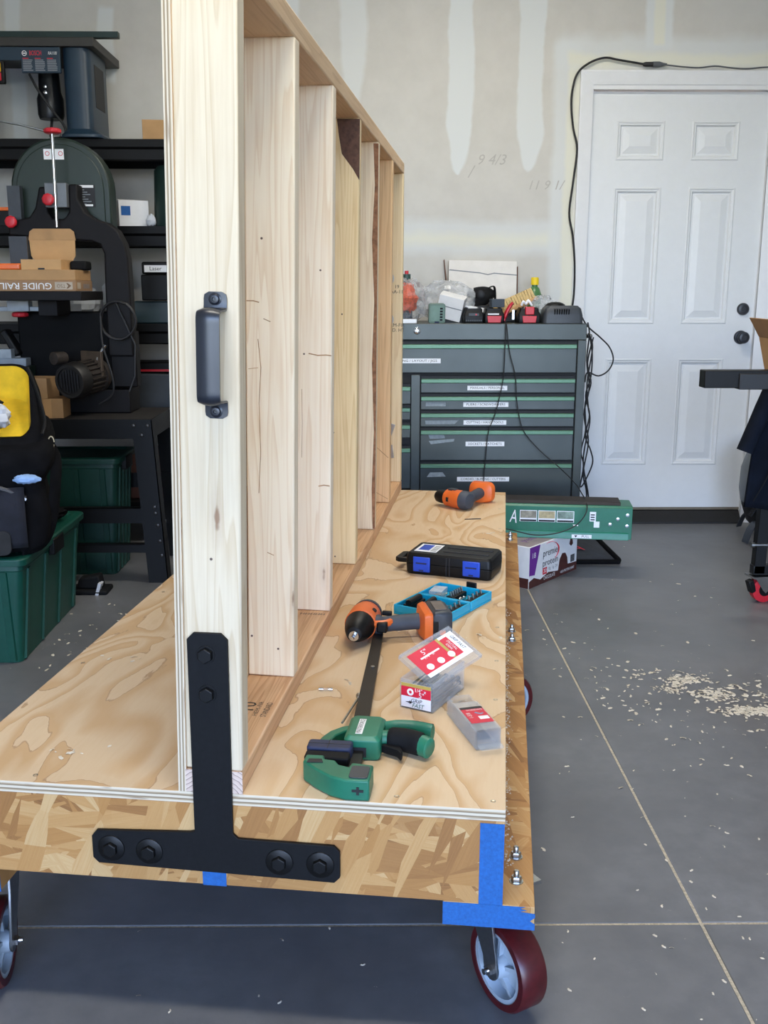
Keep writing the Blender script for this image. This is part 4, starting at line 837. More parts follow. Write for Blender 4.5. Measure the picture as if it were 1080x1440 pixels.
holder(h1,-2.4,-1.5,-3.6,-.9,6); holder(h1,-.7,.2,-3.6,-.9,6); holder(h1,1.9,2.65,-3.9,-.6,4); holder(h2,-.2,.7,.8,3.4,6); holder(h2,1.9,2.65,.5,3.8,4)
for par, y_ in ((h1,-1.6),(h2,1.8)):
    for k in range(4): B().lathe([(.01,0),(.2,0),(.2,.35),(.14,.4),(.01,.4)], (.75+.12*(k%2),y_-.7+k*.42,.2), (.3,.2,1), n=10).done('nut_driver', M['zinc'], par)
B().cyl((-1.8,-3.6,1.0),(-2.0,-1.2,1.0),.32).done('magnetic_sleeve', M['black_plastic'], h1); B().cyl((-.1,-3.6,1.0),(-.4,-1.2,1.0),.32).done('magnetic_sleeve', M['black_plastic'], h1)
B().obox((-1.7,1.9,.65),(1.3,2.0,.8),(0,0,12)).done('bit_pouch', M['film'], h2)
for k in range(9): B().cyl((-2.1+.1*k,1.2+.12*k,.4),(-1.9+.1*k,2.3+.05*k,.5),.07,n=6).done('small_bit', M['screw'], h2)
B().obox((.6,4.55,.9),(1.1,.25,1.1)).done('clasp', M['black_plastic'], h2, bevel=.08)
# ---- clear screw box with its lid askew
def shell(dx, dy, dz, th=.09):
    b = B().box(-dx,dx,-dy,dy,0,th)
    b.box(-dx,-dx+th,-dy,dy,th,dz).box(dx-th,dx,-dy,dy,th,dz).box(-dx+th,dx-th,-dy,-dy+th,th,dz).box(-dx+th,dx-th,dy-th,dy,th,dz)
    return b
sb = dthing('screw_box', 'clear box of long structural screws labelled in red, its lid lying askew', 'screw box', 10.4, 16.3, -22, 0)
shell(1.35, 2.75, 2.25).done('clear_tub', M['clear'], sb, bevel=.03)
rnd = random.Random(11)
for k in range(26):
    x_ = -1.15 + (k % 8)*.31 + rnd.uniform(-.05,.05); z_ = .2 + (k//8)*.34; a = rnd.uniform(-.12,.12); fl_ = -1 if rnd.random() < .3 else 1
    o = B().sweep([(x_-a,-2.4*fl_,z_),(x_+a,2.3*fl_,z_+.05)], [.05,.11], 6).lathe([(.01,0),(.2,0),(.2,.06),(.01,.1)], (x_+a,2.3*fl_,z_+.05), (0,fl_,0), n=8).done('long_screw', M['screw'], sb)
lab = B().box(-1.2,1.2,-2.79,-2.76,.15,2.0).done('front_label', M['label_white'], sb)
B().box(-1.2,1.2,-2.81,-2.79,1.0,1.75).done('red_band', M['label_red'], lab); B().box(-1.2,1.2,-2.81,-2.79,1.75,2.0).done('gold_band', M['label_gold'], lab)
B().lathe([(.12,0),(.27,0),(.27,.01),(.12,.01)], (-.45,-2.825,1.36), (0,1,0), n=16, cap=False).done('drive_icon', M['ink_white'], lab)
text('1/4" x', M['ink_white'], lab, (.35,-2.825,1.55), (90,0,0), .28); text('5"', M['ink_white'], lab, (.45,-2.825,1.2), (90,0,0), .38)
text('GRIP', M['ink'], lab, (.0,-2.825,.72), (90,0,0), .3, shear=.3, width=.9); text('FAST', plain('teal_ink','2f6a5c',.6), lab, (.15,-2.825,.36), (90,0,0), .32, shear=.3, width=1.0)
B().prism([(-.85,.56),(-.5,.62),(-.5,.7),(-.3,.55),(-.5,.42),(-.5,.5)], -2.83, -2.81, 'y').done('arrow_mark', M['ink'], lab, smooth=0)
ld = thing('loose_box_cover', 'clear lid with a red and white label resting tilted on the open screw box', 'lid', onDeck(10.86, 17.02, 2.78), rot=(14, 24, -7.363-36.5))
shell(1.85, 2.65, .42, .07).done('clear_cover', M['clear'], ld, rot=(180,0,0), loc=(0,0,.5), bevel=.03)
lab = B().box(-1.35,1.2,-2.25,2.3,.505,.525).done('lid_label', M['label_white'], ld)
B().box(-1.35,.85,-2.3,.6,.525,.535).done('red_panel', M['label_red'], lab); B().box(-1.35,.85,.6,.85,.525,.535).done('gold_band', M['label_gold'], lab); B().box(-1.1,.85,.85,1.6,.525,.535).done('red_panel', M['label_red'], lab)
for y_ in (-1.5,-.4,.7): B().prism([(.42+.3*math.cos(a*.524), y_+.3*math.sin(a*.524)) for a in range(12)], .535, .545).done('round_icon', M['ink_white'], lab)
text('5"', M['ink_white'], lab, (-.9,-.9,.55), (0,0,90), .45); text('1/4" x', M['ink_white'], lab, (-.45,-.85,.55), (0,0,90), .3); text('STRUCTURAL\nSCREWS', M['ink_white'], lab, (-.2,1.22,.55), (0,0,0), .2, width=1.1)
text('GRIP FAST', M['ink'], lab, (-.2,1.95,.55), (0,0,0), .3, shear=.3, width=1.6)
B().box(-.6,-.45,-1.6,.3,.535,.545).done('white_bar', M['ink_white'], lab)
# ---- smaller clear screw case
s2 = dthing('screw_case', 'small clear sliding screw case with a red label by the deck edge', 'screw box', 13.55, 10.8, 22, 0)
shell(.85, 3.1, 1.35).done('clear_tub', M['clear'], s2, bevel=.04)
B().box(-.92,.92,-3.0,1.6,1.36,1.46).box(-.92,-.86,-3.0,1.6,.1,1.36).box(.86,.92,-3.0,1.6,.1,1.36).done('clear_sleeve', M['clear'], s2, bevel=.03)
B().prism(rrect(-.85,.85,-3.9,-3.05,.25), .35, .45).done('hang_tab', M['clear'], s2, bevel=.03)
lab = B().box(-.8,.8,-2.0,.6,1.47,1.49).done('top_label', M['label_red'], s2); B().box(-.8,.8,.25,.6,1.49,1.5).done('dark_band', M['ink'], lab)
B().box(.0,.7,-1.5,-1.0,1.49,1.5).done('white_patch', M['ink_white'], lab); text('1-5/8', M['ink_white'], lab, (-.5,-.8,1.505), (0,0,90), .3); text('SCREWS', M['ink_white'], lab, (.1,.05,1.505), (0,0,0), .22)
B().sweep([(.0,-.4,1.505),(.3,-.7,1.505),(.5,-.6,1.505)], .06, 6).done('screw_icon', M['ink_grey'], lab)
# small glass fuse
t = dthing('glass_fuse', 'tiny clear and silver glass fuse lying on bare plywood', 'fuse', 2.2, 16.6, 4, 0)
B().cyl((-.22,0,.12),(.22,0,.12),.1).done('glass_tube', M['clear'], t); B().cyl((-.52,0,.12),(-.2,0,.12),.12).cyl((.2,0,.12),(.52,0,.12),.12).done('end_ferrule', M['chrome'], t)
# ---- wood shavings: on the floor and on the deck
shm = plain('wood_shaving', 'd6ccb8', .85, var=.2, scale=2)
def shavings(name, label, spots, z, seed):
    rnd = random.Random(seed); b = B()
    for (cx, cy, sx, sy, n, s_) in spots:
        for _ in range(n):
            x, y = rnd.gauss(cx, sx), rnd.gauss(cy, sy); L = s_*rnd.uniform(.25, 1.0); a = rnd.uniform(0, 6.28); wd = L*rnd.uniform(.12,.3); curl = rnd.uniform(.5, 2.6); z_ = z + .01 + rnd.random()*.02
            k = 5; row = []
            for i in range(k+1):
                t_ = (i/k-.5)*curl; px, py = L*.6*math.sin(t_)/max(curl*.5,.3), L*.6*(1-math.cos(t_))/max(curl*.5,.3)
                for q in (-1, 1):
                    r_ = 1+q*.0; dx, dy = px - math.sin(t_)*0 + (q*wd)*math.sin(-t_), py + (q*wd)*math.cos(t_)
                    row.append((x + dx*math.cos(a) - dy*math.sin(a), y + dx*math.sin(a) + dy*math.cos(a), z_ + (.04 + .12*L*abs(math.sin(i*1.3)))*(1 if q > 0 else .35)))
            b.add(row, [(2*i,2*i+1,2*i+3,2*i+2) for i in range(k)])
    return tag(b.done(name, shm, fix=False, smooth=60), label, 'shavings', None, 'stuff')
shavings('wood_shavings', 'pale curled wood shavings scattered over the concrete floor',
  [(38.2,115.3,1.3,.8,190,.6),(40.6,110.6,.9,1.0,120,.65),(43.2,106,2.0,.75,320,.65),(36,112.5,1.2,.7,60,.6),(44,112,4.5,3.5,70,1.0),(33,118,3,1.2,26,.7),(36,114,7,7,50,.6),(31,107,2,3,22,.7),(36,103,8,6,40,.6),(31,92,9,10,40,.5),(40,95,8,12,40,.5),(27,128,8,12,40,.7),(30,75,8,8,24,.4),(-20,61,16,2.5,14,.4),(10,62,14,3,14,.35),(26,61,6,5,20,.4),(-40,128,3,12,40,.7),(-30,110,4,8,20,.5),(52,150,8,15,25,.7)], 0, 5)
b = [onDeck(u, v) for u, v in ((-13.2,3.6),(-12.6,4.4),(3.4,18.2),(9,90),(14,30),(11,16),(14.5,70),(6,95),(-15,22))]
shavings('wood_shavings', 'few pale wood shavings lying on the plywood deck', [(p[0],p[1],1.0,.7,5,.5) for p in b] + [(onDeck(16.9,30+k*6)[0], onDeck(16.9,30+k*6)[1], .35, 3, 0, .3) for k in range(8)], CZ, 8)
dsd = B(); rnd = random.Random(2)
for k in range(420):
    v = rnd.uniform(4, 58); u = UR + .1 + abs(rnd.gauss(0, .22)); s_ = rnd.uniform(.03,.09); p = Vector((u, v, CZ-6.25))
    dsd.add([p+Vector((-s_,-s_,0)), p+Vector((s_,-s_,0)), p+Vector((0,s_,0)), p+Vector((0,0,s_*1.2))], [(0,1,3),(1,2,3),(2,0,3)])
o = dsd.done('sawdust_line', M['sawdust'], cart); o['kind'] = 'stuff'

# ================================================================ floor clutter beyond the cart
t = thing('protein_shake_carton', 'white, purple and brown printed shake carton under the green steel box', 'carton', (24.8, 153.6, 0), 50)
PL, PW, PH = 15.4, 8.2, 6.85    # long face along local x at y=0, box goes to +y
B().box(0,PL,0,PW,0,PH).done('carton_body', M['white_card'], t, bevel=.05)
M['purple'] = plain('purple_print','6c2a8c',.5,var=.05); M['brown'] = plain('brown_print','4a2420',.5,var=.3,scale=.8); M['pgrey'] = plain('lilac_grey_print','9b8f92',.6,var=.1)
B().prism([(0,2.0),(3.2,6.8),(0,6.8)], -.03, 0, 'y').prism([(0,2.2),(1.7,2.0),(3.2,6.8),(0,6.8)], -.025, 0, 'y').done('purple_panel', M['purple'], t, smooth=0)
B().prism([(0,.05),(PL,.05),(PL,1.5),(12,1.7),(9,1.2),(6,1.6),(3.5,.9),(1.5,1.6),(0,1.2)], -.035, 0, 'y').done('chocolate_splash', M['brown'], t, smooth=0)
B().prism([(9.2,1.2),(9.6,3.0),(10.4,3.9),(11.4,3.8),(12.1,2.9),(12.4,1.4)], -.04, 0, 'y').done('scoop_picture', M['brown'], t, smooth=0)
text('premier', M['ink'], t, (6.7,-.05,5.0), (90,0,0), 1.2, width=5.2); text('protein', M['ink'], t, (6.5,-.05,3.35), (90,0,0), 1.1, width=4.8)
sw = [Vector((6.0+3.0*math.cos(R(a)), -.05, 4.9+1.75*math.sin(R(a)))) for a in range(110,-60,-10)]
B().sweep(sw, [.02+.22*math.sin(math.pi*i/16) for i in range(17)], 6, flat=(.15,1)).done('red_swoosh', M['ink_red'], t)
B().box(4.2,5.5,-.04,0,1.5,2.6).done('red_badge', M['ink_red'], t); text('30', M['ink_white'], t, (4.85,-.06,2.05), (90,0,0), .7)
for k in range(3): text(('0g','1g','24')[k], M['ink_grey'], t, (6.3+k*1.1,-.05,2.2), (90,0,0), .5)
text('CHOCOLATE', M['ink_white'], t, (6.3,-.06,.85), (90,0,0), .6, width=3.6); text('HIGH PROTEIN SHAKE', M['ink_white'], t, (12.2,-.06,.7), (90,0,0), .45, width=4.6)
text('18', M['ink_white'], t, (1.2,-.05,5.3), (90,0,0), .9)
B().prism([(12.7,5.0),(13.3,4.6),(13.9,4.9),(13.6,5.8),(13.0,6.0)], -.04, 0, 'y').done('chunk_picture', M['brown'], t, smooth=0)
for k in range(7): B().box(13.3+k*.2,13.4+k*.2,-.04,0,1.75,3.0).done('barcode_bar', M['ink'], t)
B().box(-.03,0,.1,PW-.1,.05,1.7).done('end_splash', M['brown'], t, smooth=0); B().prism([(3.0,3.4),(3.6,3.0),(4.5,3.2),(4.2,4.1)], -.04, 0, 'x').done('chunk_picture', M['brown'], t, smooth=0)
B().sweep([Vector((-.03, 3.0+1.6*math.cos(R(a)), 5.2+.9*math.sin(R(a)))) for a in range(100,-80,-12)], .13, 6, flat=(1,.2)).done('red_swoosh', M['ink_red'], t)
B().box(.3,PL-.3,.3,PW-.3,PH,PH+.02).done('top_print', M['pgrey'], t, smooth=0); text('premier protein', M['purple'], t, (PL/2,PW/2-1,PH+.03), (0,0,0), 1.6, width=10)

gb = thing('steel_track_box', 'long green steel box with picture stickers resting across the shake carton', 'steel box', (27, 160.6, 6.9), -8)
GX0, GX1 = -16, 15.2
B().prism([(0,.0),(0,5.15),(.35,5.5),(5.6,5.5),(5.6,0)], GX0, GX1, 'x').done('steel_shell', plain('green_enamel','146a50',.4,var=.12), gb, bevel=.06)
B().prism([(-.5,.0),(-.5,.15),(-.25,1.05),(-.02,1.15),(-.02,0)], GX0, GX1-.5, 'x').done('lower_lip', plain('green_enamel_lip','17735a',.4,var=.1), gb, bevel=.03)
B().prism([(.6,5.5),(.9,6.0),(5.0,6.0),(5.3,5.5)], GX0, GX1-1.9, 'x').done('dark_top_bed', plain('dark_bed','2b2523',.7,var=.3), gb, bevel=.05)
pm = [plain('sticker_photo_a','8f8a78',.5,var=.5,scale=1.2), plain('sticker_photo_b','b8a97f',.5,var=.4,scale=1.0), plain('sticker_photo_c','7d9183',.5,var=.5,scale=1.1)]
for k in range(3):
    x_ = -1.5 + k*3.0
    s_ = B().box(x_-1.4,x_+1.4,-.03,.0,2.6,4.5).done('picture_sticker', M['label_white'], gb); B().box(x_-1.3,x_+1.3,-.04,-.03,3.2,4.4).done('sticker_photo', pm[k], s_); B().box(x_-1.3,x_+1.3,-.04,-.03,2.65,2.95).done('caption_strip', M['ink'], s_)
text('A', M['ink_white'], gb, (-3.85,-.03,3.3), (90,8,0), 2.2, 'chalk_letter', width=1.2)
B().box(8.4,9.4,-.03,0,2.9,4.5).done('barcode_sticker', M['label_white'], gb); B().box(9.1,10.0,-.035,0,1.9,2.9).done('barcode_sticker', M['label_white'], gb)
for k in range(3): B().box(8.55,9.2,-.045,-.03,3.1+k*.4,3.3+k*.4).done('barcode_bar', M['ink'], gb)
B().box(5.6,8.8,-.56,-.5,.15,.75).done('pull_label', M['label_white'], gb); text('PULL', M['ink'], gb, (7.8,-.57,.45), (90,0,0), .4); B().prism([(6.0,.62),(6.5,.62),(6.25,.25)], -.58, -.55, 'y').done('arrow_mark', M['ink'], gb, smooth=0)
B().prism([(5.7,2.3),(6.2,2.3),(5.95,1.95)], -.03, 0, 'y').prism([(6.4,2.05),(6.6,2.05),(6.6,2.25),(6.4,2.25)], -.03, 0, 'y').done('white_mark', M['ink_white'], gb, smooth=0)
for x_, z_ in ((12.9,3.4),(11.7,2.5),(14.4,4.1),(14.4,2.3)): B().lathe([(.01,0),(.32,0),(.28,-.12),(.01,-.16)], (x_,0,z_), (0,1,0), n=14).done('rivet', M['zinc'], gb)

t = thing('flat_fabric_bag', 'flat black fabric bag with red lettering on the floor behind the carton', 'bag', (38, 178, 0), 0)
def pillow(x0,x1,y0,y1,h,sk=0):
    return lambda u,v: (x0+(x1-x0)*u + sk*(v), y0+(y1-y0)*v, .05 + h*(max(0,math.sin(math.pi*min(1,max(0,u))))**.35)*(max(0,math.sin(math.pi*v))**.35) + .12*math.sin(9*u+5*v))
B().grid(pillow(-7,5.0,-9,9,1.3,-.5),16,16).done('bag_body', plain('grey_mesh_panel','2b2f36',.85,var=.2), t, smooth=60)
B().sweep([(-7.1,-9,.3),(4.9,-9,.3),(5.1,-8,.35),(4.7,8,.35),(4.2,9,.3),(-7.6,9,.3)], .5, 8).done('bound_edge', M['charcoal_cloth'], t)
text('RA', M['ink_red'], t, (-2.6,-4.2,1.55), (0,0,8), 3.2, width=4.2, shear=.2)

# ---- rolling stand at the edge of view
st = thing('rolling_work_stand', 'black steel tube work stand on small red casters by the door', 'stand', (58.6, 147, 0), 0)
bm_ = plain('black_tube_paint','0c0d0e',.42,spec=.3,var=.12)
B().box(-13.5,30,-10.2,-7.8,33.6,36.0).done('telescoping_tube', bm_, st, bevel=.12)
B().box(-8.9,30,-10.7,-7.5,33.45,35.6).done('outer_tube', plain('charcoal_tube_paint','1d1f22',.4,var=.1), st, bevel=.12)
for x_ in (0, 26):
    B().loft([[(x_-.2,-.8,33),(x_+1.5,-.8,33),(x_+1.5,.8,33),(x_-.2,.8,33)], [(x_-.9,-.8,4.6),(x_+.8,-.8,4.6),(x_+.8,.8,4.6),(x_-.9,.8,4.6)]]).done('leg', bm_, st, bevel=.1)
    B().box(x_-.2,x_+1.5,-9,.8,32.0,33.5).done('cross_arm', bm_, st, bevel=.1)
B().loft([[(25.8,20,33),(27.5,20,33),(27.5,21.6,33),(25.8,21.6,33)], [(25.1,20,4.6),(26.8,20,4.6),(26.8,21.6,4.6),(25.1,21.6,4.6)]]).done('leg', bm_, st, bevel=.1)
B().box(25.8,27.5,.8,20,31.5,33).done('cross_arm', bm_, st, bevel=.1)
B().box(-1.0,28,-.8,.8,4.4,5.9).done('rail', bm_, st, bevel=.1)
B().cyl((-1.4,-.9,9.2),(8,-.9,9.2),.22,n=10).cyl((-1.7,-.9,9.2),(-1.2,-.9,9.2),.4,n=10).done('lock_rod', M['zinc'], st)
for x_, y_ in ((.2,0),(26,0),(26,20.8)):
        c_ = thing('caster', None, None, (x_,y_,0), 12, parent=st)
        B().lathe([(.01,-.6),(1.55,-.6),(2.0,-.5),(2.0,.5),(1.55,.6),(.01,.6)], (.9,0,2.0), (0,1,0)).done('wheel', M['red'], c_); B().lathe([(.01,-.66),(1.0,-.66),(1.0,.66),(.01,.66)], (.9,0,2.0), (0,1,0)).done('wheel_core', M['black_plastic'], c_)
        f_ = B()
        for s_ in (-1,1): f_.prism([(-1.0,4.0),(1.5,4.0),(1.4,2.0),(.9,1.5),(.4,2.0)], min(s_*.75,s_*.85), max(s_*.75,s_*.85), 'y')
        f_.box(-1.5,1.6,-1.4,1.4,4.0,4.3).done('fork', M['chrome'], c_); B().obox((-1.2,0,2.6),(.9,1.2,2.0),(0,-20,0)).done('brake_pedal', M['black_plastic'], c_, bevel=.15)
# open carton on the stand
t = thing('open_carton', 'open brown carton with raised flaps on the black work stand', 'box', (59.6, 138, 36.5), rot=(0,-14,-4))
for a in ((-4.6,6,-4.2,4.2,0,.12),(-4.6,-4.48,-4.2,4.2,.12,5.0),(5.88,6,-4.2,4.2,.12,5.0),(-4.48,5.88,-4.2,-4.08,.12,5.0),(-4.48,5.88,4.08,4.2,.12,5.0)): B().box(*a).done('carton_wall', M['cardboard_in'], t)
B().obox((-5.0,0,6.5),(.12,8.2,3.0),(0,-16,0)).done('flap', M['cardboard'], t); B().obox((.7,-5.3,4.2),(10.2,.12,3.0),(-48,0,0)).done('flap', M['cardboard_in'], t); B().obox((6.7,0,6.0),(.12,8.2,3.0),(0,38,0)).done('flap', M['cardboard'], t)
# jacket hung behind the tube
t = thing('hanging_jacket', 'dark navy work jacket hanging from the black stand', 'jacket', (59.5, 143, 16.0), 0)
B().grid(lambda u,v: (-5.6+13*u + 1.4*v*(1-u), -1.0+.8*math.sin(10*u+2*v)*(1-.5*v)-.9*math.sin(math.pi*u), 17.2*v + 1.6*(1-v)*abs(u-.28) - .5*(1-v)),24,14).done('jacket_body', M['navy_cloth'], t, solid=.5, smooth=80)
B().sweep(smoothpts([(-1.8,-1.6,20.5),(-3.6,-1.8,16.5),(-5.2,-1.9,12),(-6.6,-2.0,8.2)],4), [1.3,1.35,1.4,1.4,1.45,1.45,1.5,1.5,1.5,1.5,1.5,1.5,1.5], 14, flat=(.75,1)).done('sleeve', M['navy_cloth'], t, smooth=60)
B().sweep(smoothpts([(-.6,-2.4,19),(-1.2,-2.3,13),(-2.6,-2.2,6),(-4.8,-2.0,1.0)],5), .1, 6).done('front_seam', M['rubber'], t)
B().box(-2.2,7,-1.2,1.2,17.0,17.8).done('yoke', M['navy_cloth'], t, bevel=.3)
B().cyl((2,-.3,16.5),(2,-.3,18.2),.3).done('hanging_loop', M['rubber'], t)
# shop vacuum by the door
t = thing('shop_vacuum', 'grey and black shop vacuum with splayed feet beside the door', 'vacuum', (79.5, 187, 0), 0)
B().lathe([(.01,2.4),(6.6,2.4),(7.6,3.4),(8.6,6.2),(8.8,7.2),(.01,7.2)], n=36).done('lower_tank', M['black_plastic'], t)
B().lathe([(.01,7.2),(8.9,7.2),(9.3,9.5),(9.2,13.5),(8.4,16.2),(6.4,18.4),(.01,19)], n=36).done('upper_tank', plain('mid_grey_plastic','5a6064',.45,var=.06), t)
for k in range(9): B().obox((-8.9*math.cos(R(18+k*1.5)), -8.9*math.sin(R(18+k*1.5)), 5.2+k*.3),(.3,1.5,.12)).done('rib', M['ink'], t)
for a in (205, 245, 125, 60, 0):
    d_ = Vector((math.cos(R(a)), math.sin(R(a)), 0)); q = Vector((-d_.y, d_.x, 0))
    pts = smoothpts([d_*6.8+Vector((0,0,3.4)), d_*8.2+Vector((0,0,3.8)), d_*9.6+Vector((0,0,2.6)), d_*10.6+Vector((0,0,.3))],4)
    B().loft([[p-q*.8, p+q*.8, p+q*.8+Vector((0,0,.35)), p-q*.8+Vector((0,0,.35))] for p in pts]).done('foot', M['dark_plastic'], t)
B().sweep(smoothpts([(-2,-8.6,15),(-4,-10.5,10),(-5,-10.6,6),(-3,-9.6,8)],5), .18, 6).done('hose_strap', M['rubber'], t)

# ================================================================ the dark corner: shelving
sh = thing('storage_shelving', 'black steel shelving unit against the back wall, loaded with tools', 'shelving', (-60, 184, 0), 0)
SX0, SX1 = -36, 26
def post(x, y): return B().box(x,x+1.6,y,y+1.6,0,72).done('upright', M['blackmetal'], sh)
for x_ in (SX0, SX1-1.6):
    for y_ in (0, 14.4): post(x_, y_)
M['shelf_black'] = plain('shelf_black','09090a',.5,spec=.2,var=.15)
for zt in (72.1, 57.6, 40.6, 25.0, 8.0):
    s_ = B().box(SX0+.1,SX1-.1,.4,15.8,zt-.5,zt).done('shelf_board', M['shelf_black'], sh)
    B().prism([(0,zt-.02),(0,zt-1.3),(.35,zt-1.7),(.35,zt-3.4),(.9,zt-3.6),(.9,zt-.5),(.4,zt-.02)], SX0+1.65, SX1-1.65, 'x').done('front_beam', M['shelf_black'], s_, bevel=.04)
    B().box(SX0+1.65,SX1-1.65,15.2,15.8,zt-3.2,zt-.5).done('back_beam', M['shelf_black'], s_)
# ---- router table on the top shelf
rt = thing('router_table', 'blue benchtop router table with a dark fence on the top shelf', 'router table', (-60, 183.2, 72.1), 0)
M['router_blue'] = plain('steel_blue_plastic','1e3242',.4,var=.08); M['table_grey'] = plain('dark_grey_laminate','302e2b',.5,var=.1)
B().box(-14,13.0,-.2,17.6,14.6,16.05).done('table_top', M['table_grey'], rt, bevel=.1)
B().box(-14,16.4,3.2,4.6,16.75,17.75).box(3.2,5.2,3.4,4.4,16.05,16.75).done('fence', plain('green_black_extrusion','2c3b3a',.4,.4), rt, bevel=.06)
B().box(.6,7.2,-.1,.5,10.4,14.5).done('front_panel', M['router_blue'], rt, bevel=.08); B().box(-14,.6,-.05,.45,12.4,14.5).done('front_panel', M['router_blue'], rt, bevel=.08)
B().loft([[(x_,y_,z_) for x_,y_ in rrect(7.2,11.9,a,13,1.6)] for z_,a in ((0,-.2),(2,.2),(14.6,.4))]).done('side_column', M['router_blue'], rt, bevel=.1)
B().loft([[(x_,y_,z_) for x_,y_ in rrect(6.6,13.6,-1.2,13.5,1.6)] for z_ in (0,.5)]+[[(x_,y_,1.5) for x_,y_ in rrect(7.4,12.2,0,13,1.4)]]).done('column_foot', M['router_blue'], rt, bevel=.1)
B().box(11.85,11.98,3.5,9.5,5.5,12.5).done('side_pocket', M['ink'], rt, bevel=.05)
B().loft([[(x_,y_,z_) for x_,y_ in rrect(-14.2,-9.5+a,.4,13,1.2)] for z_,a in ((0,.6),(14.6,0))]).done('side_column', M['black_plastic'], rt, bevel=.1)
text('BOSCH', M['ink_red'], rt, (3.1,-.12,13.5), (90,0,0), .75, width=2.0, bold=.01); text('RA1181', M['ink_white'], rt, (6.0,-.12,13.5), (90,0,0), .5, width=1.5, shear=.2)
B().lathe([(.32,0),(.42,0),(.42,-.02),(.32,-.02)], (1.25,-.12,13.5), (0,1,0), n=20, cap=False).box(1.0,1.5,-.14,-.11,13.42,13.58).done('round_emblem', M['ink_white'], rt)
for k in range(3):
    for j in range(7): B().box(.9+k*2.05,2.6+k*2.05-random.random()*.3,-.12,-.09,12.35-j*.27,12.5-j*.27).done('warning_text_line', M['ink_grey'], rt, smooth=0)
    B().box(.9+k*2.05,1.9+k*2.05,-.12,-.09,12.62,12.75).done('warning_heading', M['ink_red'], rt, smooth=0)
B().box(-4.6,-2.2,-.6,.2,8.6,12.2).done('switch_box', M['black_plastic'], rt, bevel=.15); B().box(-4.1,-2.7,-1.0,-.5,10.4,12.0).done('switch_paddle', M['yellow'], rt, bevel=.2); B().box(-4.0,-2.7,-1.1,-.5,9.0,10.4).done('stop_paddle', M['red'], rt, bevel=.2)
B().lathe([(.01,3.9),(2.0,3.9),(2.25,4.6),(2.3,7.2),(1.9,8.4),(1.8,10.4),(1.6,14),(.01,14)], (3.3,6,0), n=24).done('router_motor', plain('black_motor','15181c',.35), rt)
for z_ in (8.0, 9.0): B().lathe([(.01,0),(.32,0),(.3,-.3),(.01,-.35)], (3.2,3.9,z_), (0,1,0), n=12).done('clamp_knob', M['chrome'], rt)
B().sweep(smoothpts([(1.2,2,10.6),(2.6,1.6,8),(4.6,1.6,5),(6.8,1.2,2.2),(7.0,1.0,.6)],5), .22, 8).done('power_cord', M['cord'], rt); B().sweep(smoothpts([(3.4,6,4),(3.4,5,2),(4.0,3,.4),(6,2,.3)],5), .25, 8).done('power_cord', M['cord'], rt)
B().sweep([(-5,-.3,2.9),(0,-.4,2.0),(6.6,-.5,.4)], .35, 6, flat=(.5,1)).done('mitre_bar', M['zinc'], rt)
tag(B().box(-3.2,3.2,-2.4,2.4,0,3.9).done('shelf_carton', M['cardboard'], None, loc=(-37.8,191.5,72.1), rot=(0,0,6), bevel=.05), 'small brown carton on the top shelf behind the sheathing edge', 'box')
# ---- shelf two and three contents
t = thing('white_carton', 'white carton with blue tape on the second shelf', 'box', (-43.6, 190.4, 57.6), 18)
B().box(-2.6,2.6,-3,3,0,4.6).done('box_body', M['white_card'], t, bevel=.04); B().box(-2.2,-.6,-3.05,-2.98,2.0,3.6).done('tape_patch', M['blue_tape'], t)
B().obox((0,-1.2,4.75),(5.2,3.2,.1),(8,0,0)).done('loose_flap', M['white_card'], t)
tag(B().lathe([(.01,0),(3.2,0),(3.3,.5),(3.0,9.8),(2.4,10.6),(.01,10.6)], n=28).done('green_canister', plain('dark_green_steel','20352f',.45,var=.1), None, loc=(-36.2,190,57.6)), 'dark green canister on the second shelf half hidden by the sheathing', 'canister')
crumple('spray_bottle_bag', 'small white and blue crumpled wrapper by the green canister', 'wrapper', (-39.4,186.6,57.6), (.9,.7,1.1), M['white_cloth'], .4, 21, 12, 8)
t = thing('laser_case', 'small black hard case with a white handwritten label on the third shelf', 'tool case', (-38.6, 187.4, 40.6+4.1), 0)
B().box(-2.9,2.9,-2.2,2.2,0,4.6).done('case_base', M['black_plastic'], t, bevel=.25); B().box(-2.7,2.7,-2.1,2.1,4.65,6.8).done('case_lid', M['black_plastic'], t, bevel=.3)
B().box(-2.2,1.8,-2.16,-2.08,5.0,6.2).done('paper_label', M['label_white'], t); text('Laser', M['ink'], t, (-.2,-2.18,5.6), (90,0,0), .7)
tag(B().box(-5.2,5.2,-3.5,3.5,0,4.0).done('storage_bin', plain('smoky_teal_bin','2c3d42',.35,var=.1), None, loc=(-40.4,189.6,40.6), bevel=.3), 'smoky teal storage bin under the small labelled case', 'bin')
crumple('plastic_sack', 'white plastic sack on the third shelf behind the band saw arm', 'bag', (-47.2,190.2,40.7), (2.4,2.4,5.0), plain('white_poly','c6cace',.4,var=.08), .3, 31, 18, 12)
crumple('plastic_sack', 'pale crumpled sack behind the band saw table', 'bag', (-53.6,189.8,40.7), (3.6,2.6,3.4), plain('grey_poly','b4b9be',.4,var=.08), .3, 33, 18, 12)
t = thing('drill_case', 'dark case low on the shelving behind the coiled cord', 'tool case', (-41, 190.5, 25.0), 0)
B().box(-4.2,4.2,-3.4,3.4,0,6.5).done('case_base', M['dark_plastic'], t, bevel=.3); B().box(-4.0,4.0,-3.2,3.2,6.55,8.6).done('case_lid', M['black_plastic'], t, bevel=.3); B().box(-3.8,3.8,-3.26,-3.18,6.9,7.3).done('stripe', M['red'], t)
